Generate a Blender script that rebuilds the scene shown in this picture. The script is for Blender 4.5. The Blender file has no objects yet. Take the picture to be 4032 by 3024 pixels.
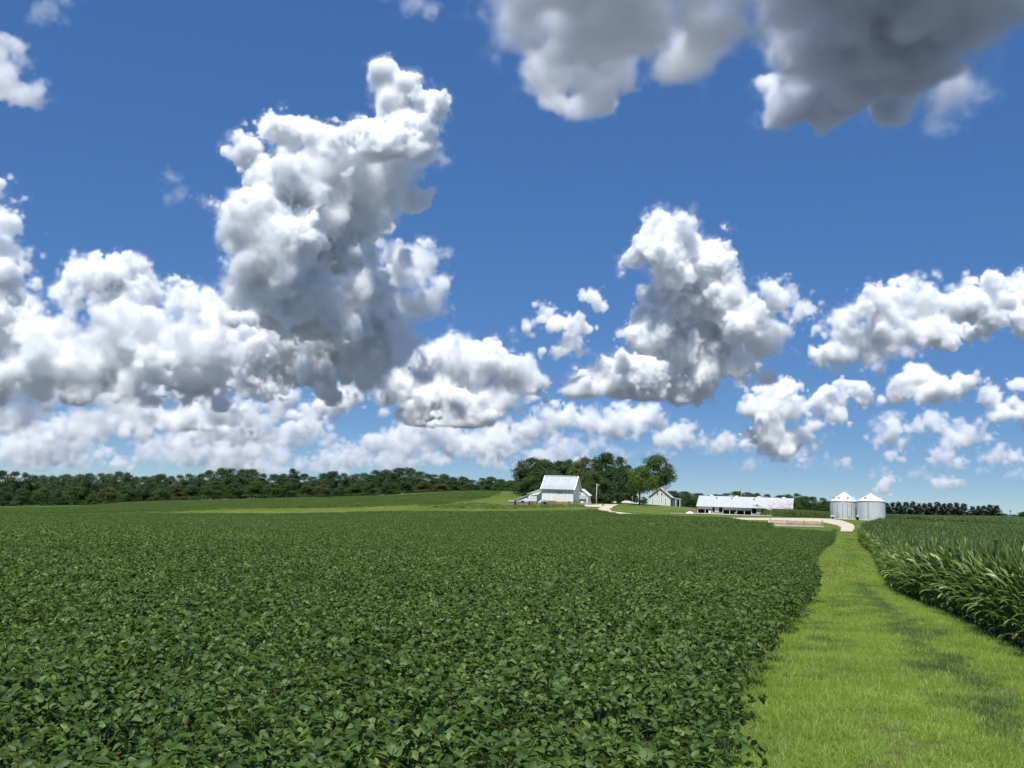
import bpy, bmesh, math, random
import numpy as np
from mathutils import Vector, Matrix
SC = bpy.context.scene
COL = SC.collection
RNG = np.random.default_rng(11)
random.seed(5)
F = 4000.0                      # focal length in photo pixels (4032 wide)
PITCH = math.atan(460/4000.0); ROLL = math.radians(1.9); CAMH = 2.6
_f = np.array([0, math.cos(PITCH), math.sin(PITCH)])
_r0 = np.array([1., 0, 0]); _u0 = np.array([0, -math.sin(PITCH), math.cos(PITCH)])
_r = math.cos(ROLL)*_r0 + math.sin(ROLL)*_u0
_u = -math.sin(ROLL)*_r0 + math.cos(ROLL)*_u0
CAM = np.array([0, 0, CAMH])

def ray(px, py):
    d = _f + (px-2016)/F*_r + (1512-py)/F*_u
    return d/d[1]
def at(px, py, Y):              # surveyed point: bearing and elevation from the camera, at ground distance Y
    return CAM + ray(px, py)*Y

# ---------------------------------------------------------------- terrain, a thin plate through surveyed heights
_ctl = []
def _c(px, py, Y, h=0.0):
    p = at(px, py, Y); _ctl.append((p[0]/Y, Y, p[2]-h))
for a in [(3350,2321,42),(3340,2253,58),(3330,2211,72),(3328,2148,105),(3325,2092,140),(3290,2092,138),(3130,2072,192),
          (3250,2056,240),(3310,2044,315),(3430,2050,308),(3115,2033,330),(2930,2028,336),(2746,2021,343),(2950,2048,250),
          (2750,2039,268),(2500,2029,290),(2380,2004,318),(2500,1998,388),(2600,1989,425),(2520,1985,410),(2420,1984,430),
          (2200,1986,372),(2050,1991,366),(2320,1988,392),(1800,1996,340),(1900,2005,312,.75),(0,2018,316,.75),(500,2018,316,.75),
          (1000,2017,316,.75),(1500,2006,314,.75),(0,1992,590),(300,1987,590),(700,1974,590),(1000,1965,590),(1300,1960,580),
          (1570,1950,570),(1750,1939,560),(1900,1935,520),(2040,1935,460),(950,1996,365),(1388,1993,360),(1700,1987,350),
          (3500,2028,550,1.9),(3900,2033,550,1.9),(3700,2052,250,1.9),(3200,2038,345),(2720,2022,345),(3000,2016,560),(2660,2000,560)]:
    _c(*a)
for a in [(-.5,30,-.1),(-.5,60,-.7),(-.5,120,-2.2),(0,30,-.15),(0,60,-.6),(0,120,-1.),(.5,25,0),(.7,50,-.6),(.7,90,-.9),(.7,150,-.6),(.7,300,-.4),(-.9,120,-2.6),(-.9,316,-7.5),
          (-.9,590,-11),(.9,590,1)]:
    _ctl.append(a)
for u in (-1.2,-.6,-.2,.2,.6,1.2):
    for Y in (4,9,18): _ctl.append((u,Y,0))
    _ctl.append((u,1500,-2.)); _ctl.append((u,4000,-2.))
_K = np.array(_ctl); _P = np.c_[_K[:,0]*2.2, np.log(_K[:,1])]
def _phi(r2): return np.where(r2 > 1e-12, .5*r2*np.log(np.maximum(r2,1e-12)), 0)
_n = len(_P); _A = np.zeros((_n+3,_n+3))
_A[:_n,:_n] = _phi(((_P[:,None]-_P[None])**2).sum(-1)) + np.eye(_n)*2e-4
_A[:_n,_n:] = np.c_[np.ones(_n),_P]; _A[_n:,:_n] = _A[:_n,_n:].T
_W = np.linalg.solve(_A, np.r_[_K[:,2],0,0,0])
def tz(x, y):
    x = np.asarray(x,float); y = np.asarray(y,float); sh = np.broadcast(x,y).shape
    x = np.broadcast_to(x,sh).ravel(); y = np.broadcast_to(y,sh).ravel()
    yy = np.maximum(y,4.); q = np.c_[np.clip(x/yy,-1.3,1.3)*2.2, np.log(np.minimum(yy,4000))]
    out = np.empty(len(x))
    for i in range(0,len(x),20000):
        s = q[i:i+20000]
        out[i:i+20000] = _phi(((s[:,None]-_P[None])**2).sum(-1))@_W[:_n] + _W[_n] + s@_W[_n+1:]
    return out.reshape(sh)
def hit(px, py, h=0.0, far=1500):   # where the line of sight meets the terrain (raised by h)
    d = ray(px,py); Y = np.exp(np.linspace(math.log(4),math.log(far),1400))
    g = CAM[2]+d[2]*Y - tz(d[0]*Y,Y) - h
    k = np.argmax(g < 0)
    if g[k] >= 0: k = int(np.argmin(g[:])) or 1
    if k == 0: k = 1
    t = g[k-1]/(g[k-1]-g[k]+1e-9); t = min(max(t,0),1); y = Y[k-1]+(Y[k]-Y[k-1])*t
    return np.array([d[0]*y, y, float(tz(d[0]*y,y))])
def inpoly(x, y, poly):
    poly = np.asarray(poly)[:,:2]; c = np.zeros(x.shape,bool); n = len(poly)
    for i in range(n):
        x1,y1 = poly[i]; x2,y2 = poly[(i+1)%n]
        if y1 == y2: continue
        m = ((y1>y)!=(y2>y)) & (x < (x2-x1)*(y-y1)/(y2-y1)+x1); c ^= m
    return c

# ---------------------------------------------------------------- mesh helpers
class MB:
    def __init__(s): s.v=[]; s.f=[]
    def add(s, vs, fs):
        o=len(s.v); s.v += [tuple(v) for v in vs]; s.f += [tuple(i+o for i in f) for f in fs]; return s
    def box(s, lo, hi):
        (a,b,c),(d,e,f)=lo,hi
        return s.add([(a,b,c),(d,b,c),(d,e,c),(a,e,c),(a,b,f),(d,b,f),(d,e,f),(a,e,f)],
                     [(3,2,1,0),(4,5,6,7),(0,1,5,4),(1,2,6,5),(2,3,7,6),(3,0,4,7)])
    def prism(s, prof, lo, hi, axis='x'):   # polygon extruded along an axis; prof in the two other axes
        n=len(prof)
        def P(a,b,t): return (t,a,b) if axis=='x' else ((a,t,b) if axis=='y' else (a,b,t))
        return s.add([P(a,b,lo) for a,b in prof]+[P(a,b,hi) for a,b in prof],
                     [tuple(range(n))[::-1], tuple(range(n,2*n))]+[(i,(i+1)%n,n+(i+1)%n,n+i) for i in range(n)])
    def tube(s, pts, rad, n=8, cap=True):
        pts=[Vector(p) for p in pts]; rad=[rad]*len(pts) if isinstance(rad,(int,float)) else rad
        vs=[];fs=[]
        for i,p in enumerate(pts):
            t=(pts[min(i+1,len(pts)-1)]-pts[max(i-1,0)]).normalized()
            a=t.orthogonal().normalized() if i==0 else (a-t*a.dot(t)).normalized()
            b=t.cross(a)
            vs+=[p+(a*math.cos(k*2*math.pi/n)+b*math.sin(k*2*math.pi/n))*rad[i] for k in range(n)]
        for i in range(len(pts)-1):
            fs+=[(i*n+k,i*n+(k+1)%n,(i+1)*n+(k+1)%n,(i+1)*n+k) for k in range(n)]
        if cap: fs+=[tuple(range(n))[::-1],tuple((len(pts)-1)*n+k for k in range(n))]
        return s.add(vs,fs)
    def lathe(s, prof, n=48, c=(0,0,0)):
        vs=[(c[0]+r*math.cos(k*2*math.pi/n),c[1]+r*math.sin(k*2*math.pi/n),c[2]+z) for r,z in prof for k in range(n)]
        fs=[(i*n+k,i*n+(k+1)%n,(i+1)*n+(k+1)%n,(i+1)*n+k) for i in range(len(prof)-1) for k in range(n)]
        return s.add(vs,fs)
    def mesh(s, name, mats, smooth=False):
        me=bpy.data.meshes.new(name); me.from_pydata(s.v,[],s.f); me.update()
        for m in (mats if isinstance(mats,(list,tuple)) else [mats]): me.materials.append(m)
        if smooth: me.polygons.foreach_set('use_smooth',[True]*len(me.polygons))
        return me
    def obj(s, name, mat, parent=None, smooth=False, bevel=0):
        o=bpy.data.objects.new(name,s.mesh(name,mat,smooth)); COL.objects.link(o)
        if parent: o.parent=parent
        if bevel:
            m=o.modifiers.new('bevel','BEVEL'); m.width=bevel; m.segments=2; m.limit_method='ANGLE'
        return o
def tag(o,label=None,cat=None,group=None,kind=None):
    for k,v in (('label',label),('category',cat),('group',group),('kind',kind)):
        if v: o[k]=v
    return o
def root(name,loc,rz=0,label=None,cat=None,group=None,sc=1):
    o=bpy.data.objects.new(name,None); COL.objects.link(o); o.empty_display_size=.3
    o.location=[float(v) for v in loc]; o.rotation_euler=(0,0,rz); o.scale=(sc,)*3 if isinstance(sc,(int,float)) else sc
    return tag(o,label,cat,group)
def np_mesh(name,V,faces,mats,smooth=False,midx=None):   # V (n,3); faces list of (k,m) int arrays
    me=bpy.data.meshes.new(name); V=np.asarray(V,np.float32)
    me.vertices.add(len(V)); me.vertices.foreach_set('co',V.ravel())
    loops=np.concatenate([f.ravel() for f in faces]).astype(np.int32)
    tot=np.concatenate([np.full(len(f),f.shape[1],np.int32) for f in faces]); st=np.r_[0,np.cumsum(tot)[:-1]].astype(np.int32)
    me.loops.add(len(loops)); me.loops.foreach_set('vertex_index',loops)
    me.polygons.add(len(tot)); me.polygons.foreach_set('loop_start',st)
    if midx is not None: me.polygons.foreach_set('material_index',np.asarray(midx,np.int32))
    if smooth: me.polygons.foreach_set('use_smooth',np.ones(len(tot),bool))
    for m in (mats if isinstance(mats,(list,tuple)) else [mats]): me.materials.append(m)
    me.update(calc_edges=True); me.validate(); return me
def np_obj(name,V,faces,mats,parent=None,smooth=False,midx=None):
    o=bpy.data.objects.new(name,np_mesh(name,V,faces,mats,smooth,midx)); COL.objects.link(o)
    if parent: o.parent=parent
    return o
def unit(a): return a/np.maximum(np.linalg.norm(a,axis=-1,keepdims=True),1e-9)
def place_template(T, TF, P, D, Nrm, S):
    """copies of a small template (T: x along, y across, z up) at P with axis D, normal about Nrm, scales S (n,3)"""
    D=unit(D); side=unit(np.cross(Nrm,D)); up=np.cross(D,side)
    t=T[None]*S[:,None,:]
    V=P[:,None]+t[...,0:1]*D[:,None]+t[...,1:2]*side[:,None]+t[...,2:3]*up[:,None]
    n=len(P); m=len(T); off=(np.arange(n)*m)[:,None,None]
    return V.reshape(-1,3), [(f[None]+off).reshape(-1,f.shape[1]) for f in TF]
def merge(parts):                # [(V,[faces...])] -> V, faces
    V=[];Fs=[];o=0
    for v,fs in parts:
        V.append(v); Fs+=[f+o for f in fs]; o+=len(v)
    return np.concatenate(V),Fs

# ---------------------------------------------------------------- materials
def mat(name,build):
    m=bpy.data.materials.new(name); m.use_nodes=True; nt=m.node_tree
    b=nt.nodes['Principled BSDF']; b.inputs['Specular IOR Level'].default_value=.3
    build(nt,b); return m
def nd(nt,t,**kw):
    n=nt.nodes.new(t)
    for k,v in kw.items():
        if k.startswith('i_'): n.inputs[k[2:].replace('_',' ')].default_value=v
        else: setattr(n,k,v)
    return n
def ramp(nt,fac,stops):
    r=nd(nt,'ShaderNodeValToRGB'); e=r.color_ramp.elements
    while len(e)<len(stops): e.new(.5)
    for el,(p,c) in zip(e,stops): el.position=p; el.color=(*c,1)
    nt.links.new(fac,r.inputs[0]); return r.outputs[0]
def noise(nt,scale,detail=4,rough=.6,coord='pos',vec=None,dist=0):
    n=nd(nt,'ShaderNodeTexNoise'); n.inputs['Scale'].default_value=scale; n.inputs['Detail'].default_value=detail; n.inputs['Roughness'].default_value=rough; n.inputs['Distortion'].default_value=dist
    if vec is None:
        if coord=='pos': vec=nd(nt,'ShaderNodeNewGeometry').outputs['Position']
        else: vec=nd(nt,'ShaderNodeTexCoord').outputs['Object']
    nt.links.new(vec,n.inputs['Vector']); return n.outputs['Fac']
def mix(nt,f,a,b,blend='MIX'):
    m=nd(nt,'ShaderNodeMix',data_type='RGBA',blend_type=blend)
    for s,v in ((m.inputs[0],f),(m.inputs[6],a),(m.inputs[7],b)):
        if hasattr(v,'is_linked'): nt.links.new(v,s)
        elif isinstance(v,(int,float)): s.default_value=v
        else: s.default_value=(*v,1) if len(v)==3 else v
    return m.outputs[2]
def bump(nt,b,h,strength=.5,dist=.05):
    n=nd(nt,'ShaderNodeBump'); n.inputs['Strength'].default_value=strength; n.inputs['Distance'].default_value=dist
    nt.links.new(h,n.inputs['Height']); nt.links.new(n.outputs[0],b.inputs['Normal'])
def flat(name,c,rough=.7,var=.25,scale=3,metal=0,coord='obj',spec=.3):
    def B(nt,b):
        n=noise(nt,scale,5,.65,coord)
        col=ramp(nt,n,[(.25,[x*(1-var) for x in c]),(.75,[min(1,x*(1+var)) for x in c])])
        nt.links.new(col,b.inputs['Base Color']); b.inputs['Roughness'].default_value=rough; b.inputs['Metallic'].default_value=metal
        b.inputs['Specular IOR Level'].default_value=spec
    return mat(name,B)
def leafmat(name,c1,c2,c3,back=1.5,rough=.5,spec=.35,trans=.25,nscale=.15,backc=None):
    """leaf: colour varies leaf by leaf and over the field; paler underside; some light passes through"""
    def B(nt,b):
        g=nd(nt,'ShaderNodeNewGeometry')
        a=ramp(nt,g.outputs['Random Per Island'],[(0,c1),(.55,c2),(1,c3)])
        n=noise(nt,nscale,3,.6,vec=g.outputs['Position'])
        v=nd(nt,'ShaderNodeMapRange'); v.inputs[1].default_value=.3; v.inputs[2].default_value=.7; v.inputs[3].default_value=.78; v.inputs[4].default_value=1.22
        nt.links.new(n,v.inputs[0])
        a=mix(nt,1,a,v.outputs[0],'MULTIPLY')
        bc=backc or [min(1,x*back+.01) for x in c2]
        col=mix(nt,g.outputs['Backfacing'],a,bc)
        nt.links.new(col,b.inputs['Base Color']); b.inputs['Roughness'].default_value=rough; b.inputs['Specular IOR Level'].default_value=spec
        t=nd(nt,'ShaderNodeBsdfTranslucent'); tc=mix(nt,1,col,(1.6,1.7,.6),'MULTIPLY'); nt.links.new(tc,t.inputs[0])
        m=nd(nt,'ShaderNodeMixShader'); m.inputs[0].default_value=trans
        nt.links.new(b.outputs[0],m.inputs[1]); nt.links.new(t.outputs[0],m.inputs[2])
        nt.links.new(m.outputs[0],nt.nodes['Material Output'].inputs['Surface'])
    return mat(name,B)

# ---------------------------------------------------------------- scattering of uncountable plants: one object, prototypes + points in its own mesh
def scatter(name,protos,pts,rots,scls,kinds,mats,label=None,cat=None):
    """protos: list of (V,[faces],material index); pts (n,3), rots (n,3) euler, scls (n,), kinds (n,)"""
    V=[];Fs=[];pid=[];mi=[];o=0
    for k,(v,fs,m) in enumerate(protos):
        V.append(v); Fs+=[f+o for f in fs]; pid.append(np.full(len(v),k)); o+=len(v)
        for f in fs: mi.append(np.full(len(f),m) if np.isscalar(m) else m)
    n=len(pts); V.append(pts); pid.append(np.full(n,-1))
    V=np.concatenate(V); me=np_mesh(name,V,Fs,mats,True,np.concatenate(mi))
    def attr(nm,tp,prop,arr):
        a=me.attributes.new(nm,tp,'POINT'); a.data.foreach_set(prop,np.ascontiguousarray(arr).ravel())
    attr('pid','INT','value',np.concatenate(pid).astype(np.int32))
    R=np.zeros((len(V),3),np.float32); R[o:]=rots; attr('rot','FLOAT_VECTOR','vector',R)
    S=np.ones(len(V),np.float32); S[o:]=scls; attr('scl','FLOAT','value',S)
    K=np.zeros(len(V),np.int32); K[o:]=kinds; attr('kind_id','INT','value',K)
    ob=bpy.data.objects.new(name,me); COL.objects.link(ob)
    ng=bpy.data.node_groups.new(name,'GeometryNodeTree'); I=ng.interface
    I.new_socket('Geometry',in_out='INPUT',socket_type='NodeSocketGeometry'); I.new_socket('Geometry',in_out='OUTPUT',socket_type='NodeSocketGeometry')
    N=ng.nodes; L=ng.links; gi=N.new('NodeGroupInput'); go=N.new('NodeGroupOutput'); jn=N.new('GeometryNodeJoinGeometry')
    def named(nm,tp):
        a=N.new('GeometryNodeInputNamedAttribute'); a.data_type=tp; a.inputs[0].default_value=nm; return a.outputs[0]
    def eq(nm,val):
        c=N.new('FunctionNodeCompare'); c.data_type='INT'; c.operation='EQUAL'; L.new(named(nm,'INT'),c.inputs[2]); c.inputs[3].default_value=val; return c.outputs[0]
    def sep(val):
        s=N.new('GeometryNodeSeparateGeometry'); s.domain='POINT'; L.new(gi.outputs[0],s.inputs[0]); L.new(eq('pid',val),s.inputs[1]); return s.outputs[0]
    P=sep(-1)
    for k in range(len(protos)):
        ip=N.new('GeometryNodeInstanceOnPoints'); L.new(P,ip.inputs['Points']); L.new(eq('kind_id',k),ip.inputs['Selection'])
        L.new(sep(k),ip.inputs['Instance']); L.new(named('rot','FLOAT_VECTOR'),ip.inputs['Rotation']); L.new(named('scl','FLOAT'),ip.inputs['Scale'])
        L.new(ip.outputs[0],jn.inputs[0])
    L.new(jn.outputs[0],go.inputs[0])
    m=ob.modifiers.new('scatter','NODES'); m.node_group=ng
    return tag(ob,label,cat,kind='stuff')
def slope_rot(x,y,rz,scale=1.0):
    e=np.maximum(1.,y*.01); gx=(tz(x+e,y)-tz(x-e,y))/(2*e); gy=(tz(x,y+e)-tz(x,y-e))/(2*e)
    # euler XYZ with z spin last: spin first about own axis, so tilt expressed in the spun frame
    c,s=np.cos(rz),np.sin(rz)
    return np.c_[np.arctan(-gx*s+gy*c)*scale, np.arctan(-(gx*c+gy*s))*scale, rz]
SKY_H=0.0; SKY_S=1.17; SKY_P=.36; SKY_V=2.3; EXPO=.45
# ================================================================ camera, light, sky
cd=bpy.data.cameras.new('camera'); cam=bpy.data.objects.new('camera',cd); COL.objects.link(cam); SC.camera=cam
cd.sensor_width=36; cd.lens=36*F/4032; cd.clip_start=.1; cd.clip_end=90000
cam.matrix_world=Matrix(((_r[0],_u[0],-_f[0],0),(_r[1],_u[1],-_f[1],0),(_r[2],_u[2],-_f[2],CAMH),(0,0,0,1)))
SUN_EL=math.radians(60); SUN_AZ=math.radians(13)     # high, behind the camera and a little to its left
sdir=Vector((-math.sin(SUN_AZ)*math.cos(SUN_EL),-math.cos(SUN_AZ)*math.cos(SUN_EL),math.sin(SUN_EL)))
sl=bpy.data.lights.new('sun','SUN'); sl.energy=4.4; sl.angle=math.radians(.53); sl.color=(1,.965,.90)
so=bpy.data.objects.new('sun',sl); COL.objects.link(so); so.rotation_euler=sdir.to_track_quat('Z','Y').to_euler()
w=bpy.data.worlds.new('World'); SC.world=w; w.use_nodes=True; nt=w.node_tree
sk=nt.nodes.new('ShaderNodeTexSky'); sk.sky_type='NISHITA'; sk.sun_disc=False; sk.sun_elevation=SUN_EL
sk.sun_rotation=math.radians(180)+SUN_AZ; sk.altitude=200; sk.air_density=1.0; sk.dust_density=.6; sk.ozone_density=2.5
sk.altitude=2000; sk.air_density=.6; sk.dust_density=0; sk.ozone_density=3
sp=nt.nodes.new('ShaderNodeSeparateColor'); sp.mode='HSV'; cb=nt.nodes.new('ShaderNodeCombineColor'); cb.mode='HSV'
def wmath(op,a,b,clamp=False):
    m=nt.nodes.new('ShaderNodeMath'); m.operation=op; m.use_clamp=clamp; nt.links.new(a,m.inputs[0]); m.inputs[1].default_value=b; return m.outputs[0]
nt.links.new(sk.outputs[0],sp.inputs[0]); nt.links.new(wmath('ADD',sp.outputs[0],SKY_H),cb.inputs[0]); nt.links.new(wmath('MULTIPLY',sp.outputs[1],SKY_S,True),cb.inputs[1])
nt.links.new(wmath('MULTIPLY',wmath('POWER',sp.outputs[2],SKY_P),SKY_V),cb.inputs[2]); nt.links.new(cb.outputs[0],nt.nodes['Background'].inputs[0])
nt.nodes['Background'].inputs[1].default_value=.1
SC.view_settings.view_transform='Standard'; SC.view_settings.look='None'; SC.view_settings.exposure=EXPO; SC.view_settings.gamma=1
cy=SC.cycles; cy.max_bounces=22; cy.diffuse_bounces=3; cy.glossy_bounces=2; cy.transmission_bounces=3; cy.transparent_max_bounces=8
cy.volume_bounces=20; cy.use_denoising=True; cy.denoiser='OPENIMAGEDENOISE'; cy.sample_clamp_indirect=6; cy.caustics_reflective=False; cy.caustics_refractive=False

# ================================================================ ground sheet to the horizon
def grassground(nt,b):
    n1=noise(nt,.035,4,.6); n2=noise(nt,.6,5,.7); n3=noise(nt,9,3,.7)
    base=ramp(nt,n1,[(.3,(.075,.125,.022)),(.5,(.11,.16,.032)),(.7,(.17,.185,.055))])
    f=ramp(nt,n2,[(.35,(.6,.62,.55)),(.65,(1.25,1.2,1.15))]); c=mix(nt,1,base,f,'MULTIPLY')
    g=ramp(nt,n3,[(.3,(.6,.62,.6)),(.7,(1.3,1.3,1.2))]); c=mix(nt,1,c,g,'MULTIPLY')
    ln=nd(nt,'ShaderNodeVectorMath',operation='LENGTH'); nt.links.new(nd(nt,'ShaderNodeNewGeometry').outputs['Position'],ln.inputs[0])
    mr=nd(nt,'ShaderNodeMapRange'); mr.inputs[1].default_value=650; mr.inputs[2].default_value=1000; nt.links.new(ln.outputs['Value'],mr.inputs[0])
    far=ramp(nt,noise(nt,.0025,3,.6),[(.4,(.08,.10,.11)),(.5,(.12,.13,.14)),(.62,(.09,.11,.12))]); c=mix(nt,mr.outputs[0],c,far)      # unseen far land, greyed so its bounce does not tint the clouds green
    nt.links.new(c,b.inputs['Base Color']); b.inputs['Roughness'].default_value=.95; b.inputs['Specular IOR Level'].default_value=.1
    bump(nt,b,n3,.8,.08)
M_GROUND=mat('grass_ground',grassground)
t_=np.linspace(math.log(8),math.log(30000),520); Yg=np.exp(t_)-20
a_=np.linspace(-1.5,1.5,261); Xg=a_[None]*(Yg[:,None]+20); YY=np.broadcast_to(Yg[:,None],Xg.shape)
Zg=tz(Xg,YY); Vg=np.stack([Xg,YY,Zg],-1).reshape(-1,3)
r,c=Xg.shape; idx=np.arange(r*c).reshape(r,c)
Q=np.stack([idx[:-1,:-1],idx[:-1,1:],idx[1:,1:],idx[1:,:-1]],-1).reshape(-1,4)
tag(np_obj('ground',Vg,[Q],M_GROUND,smooth=True),kind='structure')

def resample(P,step):
    P=np.asarray(P,float)[:,:2]; d=np.r_[0,np.cumsum(np.linalg.norm(np.diff(P,axis=0),axis=1))]
    n=max(2,int(d[-1]/step)+1); s=np.linspace(0,d[-1],n)
    return np.c_[np.interp(s,d,P[:,0]),np.interp(s,d,P[:,1])]
def smooth(P,k):
    for _ in range(k): P[1:-1]=(P[:-2]+2*P[1:-1]+P[2:])/4
    return P
def sheet(name,A,B,m,off,n=160,nb=6):     # strip between two edges lying on the terrain
    A=resample(A,max(.01,np.linalg.norm(np.diff(np.asarray(A)[:,:2],axis=0),axis=1).sum()/(n-1)))[:n]; B=resample(B,max(.01,np.linalg.norm(np.diff(np.asarray(B)[:,:2],axis=0),axis=1).sum()/(n-1)))[:n]
    k=min(len(A),len(B)); A,B=smooth(A[:k],2),smooth(B[:k],2); t=np.linspace(0,1,nb)[None,:,None]
    G=A[:,None]*(1-t)+B[:,None]*t; z=tz(G[...,0],G[...,1])+off; V=np.concatenate([G,z[...,None]],-1).reshape(-1,3)
    i=np.arange(k*nb).reshape(k,nb); q=np.stack([i[:-1,:-1],i[:-1,1:],i[1:,1:],i[1:,:-1]],-1).reshape(-1,4)
    q=q[:, ::-1] if np.cross(V[q[0,1]]-V[q[0,0]],V[q[0,2]]-V[q[0,0]])[2]<0 else q
    return tag(np_obj(name,V,[q],m,smooth=True),kind='structure')
def H(L,h=0): return [hit(x,y,h) for x,y in L]
M_GRAVEL=mat('gravel',lambda nt,b:(nt.links.new(mix(nt,1,ramp(nt,noise(nt,.35,5,.65),[(.3,(.42,.36,.26)),(.5,(.57,.51,.39)),(.7,(.64,.585,.47))]),ramp(nt,noise(nt,6,4,.7),[(.3,(.75,.74,.72)),(.7,(1.1,1.1,1.1))]),'MULTIPLY'),b.inputs['Base Color']),b.inputs['Roughness'].__setattr__('default_value',.95),bump(nt,b,noise(nt,12,4,.7),.6,.05)))
sheet('gravel_road',H([(3310,2095),(3310,2087),(3312,2078),(3296,2069),(3237,2057),(3170,2052),(3040,2050),(2930,2047.5),(2813,2043.5),(2700,2039),(2600,2034.5),(2512,2030),(2447,2029),(2397,2021),(2352,2010),(2366,1997),(2380,1986)]),
      H([(3356,2095),(3363,2085),(3365,2076),(3359,2065),(3314,2050),(3267,2043.5),(3181,2041),(3040,2046),(2930,2043.5),(2813,2040.5),(2700,2035.5),(2600,2031),(2512,2027.5),(2447,2024),(2409,2014),(2399,2005),(2414,1995),(2437,1986)]),M_GRAVEL,.07,240,8)
sheet('farm_yard',H([(2296,1994),(2325,1997),(2366,1998)]),H([(2300,1988.5),(2335,1988),(2372,1986.5)]),M_GRAVEL,.11,40,4)
M_CONC=flat('concrete',(.55,.52,.46),.9,.2,.8,coord='pos')
sheet('concrete_apron',H([(2640,2022),(2746,2023),(2930,2030),(3040,2033)]),H([(2640,2020.8),(2746,2021.2),(2930,2028),(3040,2031.2)]),M_CONC,.09,60,3)

# ================================================================ field outlines
BEAN_EDGE=np.array(H([(2875,3400),(2878,3150),(2904,3024),(2950,2816),(3066,2565),(3130,2506),(3197,2435),(3214,2380),(3222,2333),(3214,2253),(3218,2211),(3250,2170),(3286,2146),(3292,2100)]))
BEAN_EDGE=np.r_[[[BEAN_EDGE[0][0]-.4,2.5,0]],BEAN_EDGE]; BEAN_EDGE=np.c_[smooth(resample(BEAN_EDGE,1.0),10),np.zeros(len(resample(BEAN_EDGE,1.0)))]
BEAN_FAR=np.array(H([(3292,2090),(3240,2082),(3030,2070),(2992,2067),(2988,2053)],1.0)+H([(2850,2043),(2700,2038),(2560,2031.5),(2450,2028),(2385,2020),(2345,2009)],.5)+H([(2250,2008),(2200,2008),(2000,2010),(1900,2011),(1700,2010),(1500,2010),(1300,2016),(1000,2018),(500,2018),(0,2021),(-500,2010)],1.0))
BEAN=np.r_[BEAN_EDGE[:,:2],BEAN_FAR[:,:2],[[-330,280],[-90,20],[-40,2.5]]]
BEAN2=np.array([[p[0],p[1]] for p in H([(-400,2026),(0,2021.5),(300,2019),(452,2017),(633,2012),(814,2002),(950,1997),(1388,1992.5),(1700,1987),(1800,1974),(1903,1957),(1990,1935),(1900,1935.5),(1570,1951),(1300,1959),(1000,1966),(827,1970),(520,1972),(452,1984),(271,1997),(0,2000),(-400,2004)],.5)])
CORN_EDGE=np.array(H([(4032,2591),(3965,2562),(3902,2528),(3809,2472),(3712,2418),(3585,2370),(3500,2321),(3466,2253),(3432,2185),(3390,2148),(3366,2110)]))[:,:2]
CORN_EDGE=np.r_[[CORN_EDGE[0]+(CORN_EDGE[0]-CORN_EDGE[1])*6],CORN_EDGE]
CORN_FAR=np.array(H([(3366,2085),(3376,2066),(3400,2056),(3440,2046),(3520,2045),(3700,2054),(3900,2060),(4100,2066),(4500,2085)],1.9))[:,:2]
# ================================================================ leaf materials
M_BEAN=leafmat('soybean_leaf',(.048,.100,.020),(.075,.142,.027),(.165,.240,.055),back=1.6,rough=.5,spec=.3,trans=.32,nscale=.05,backc=(.12,.18,.075))
M_STEM=flat('green_stem',(.06,.11,.03),.6)
M_CORN=leafmat('corn_leaf',(.078,.130,.026),(.110,.172,.038),(.165,.230,.062),rough=.38,spec=.45,trans=.28,nscale=.08,backc=(.125,.185,.075))
M_GB=leafmat('grass_blade_bright',(.140,.215,.036),(.205,.285,.050),(.34,.38,.11),rough=.5,spec=.35,trans=.35,nscale=.5)
M_GD=leafmat('grass_blade_dark',(.06,.105,.03),(.085,.14,.038),(.14,.18,.07),rough=.5,spec=.35,trans=.3,nscale=.5)
M_GY=leafmat('grass_blade_dry',(.20,.17,.085),(.17,.18,.065),(.34,.28,.17),rough=.6,spec=.25,trans=.3,nscale=.5)
M_SOIL=flat('field_soil',(.10,.075,.052),.95,.3,5,coord='pos')
# ---------------------------------------------------------------- soybeans
def leaf_t(cup,droop,simple=False):
    if simple:
        T=np.array([[0,0,0],[.4,.5,cup*.5],[.4,0,0],[.4,-.5,cup*.5],[1,0,-droop]]); Fq=[np.array([[0,2,1],[0,3,2],[1,2,4],[2,3,4]])[:, ::1]]
        return T,Fq
    xs=[.0,.16,.40,.70,1.]; ws=[0,.40,.5,.33,0]; V=[];R=[]
    for x,w_ in zip(xs,ws):
        z=-droop*x*x
        if w_==0: R.append([len(V)]*3); V.append((x,0,z))
        else:
            R.append([len(V),len(V)+1,len(V)+2]); V+= [(x-.05*(w_/.5),w_,z+cup*w_),(x,0,z),(x-.05*(w_/.5),-w_,z+cup*w_)]
    tri=[];quad=[]
    for i in range(4):
        for a in (0,1):
            p,q,r_,s=R[i][a],R[i+1][a],R[i+1][a+1],R[i][a+1]
            if p==s: tri.append((p,r_,q))
            elif q==r_: tri.append((p,s,q))
            else: quad.append((p,s,r_,q))
    return np.array(V,float),[np.array(quad),np.array(tri)]
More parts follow.
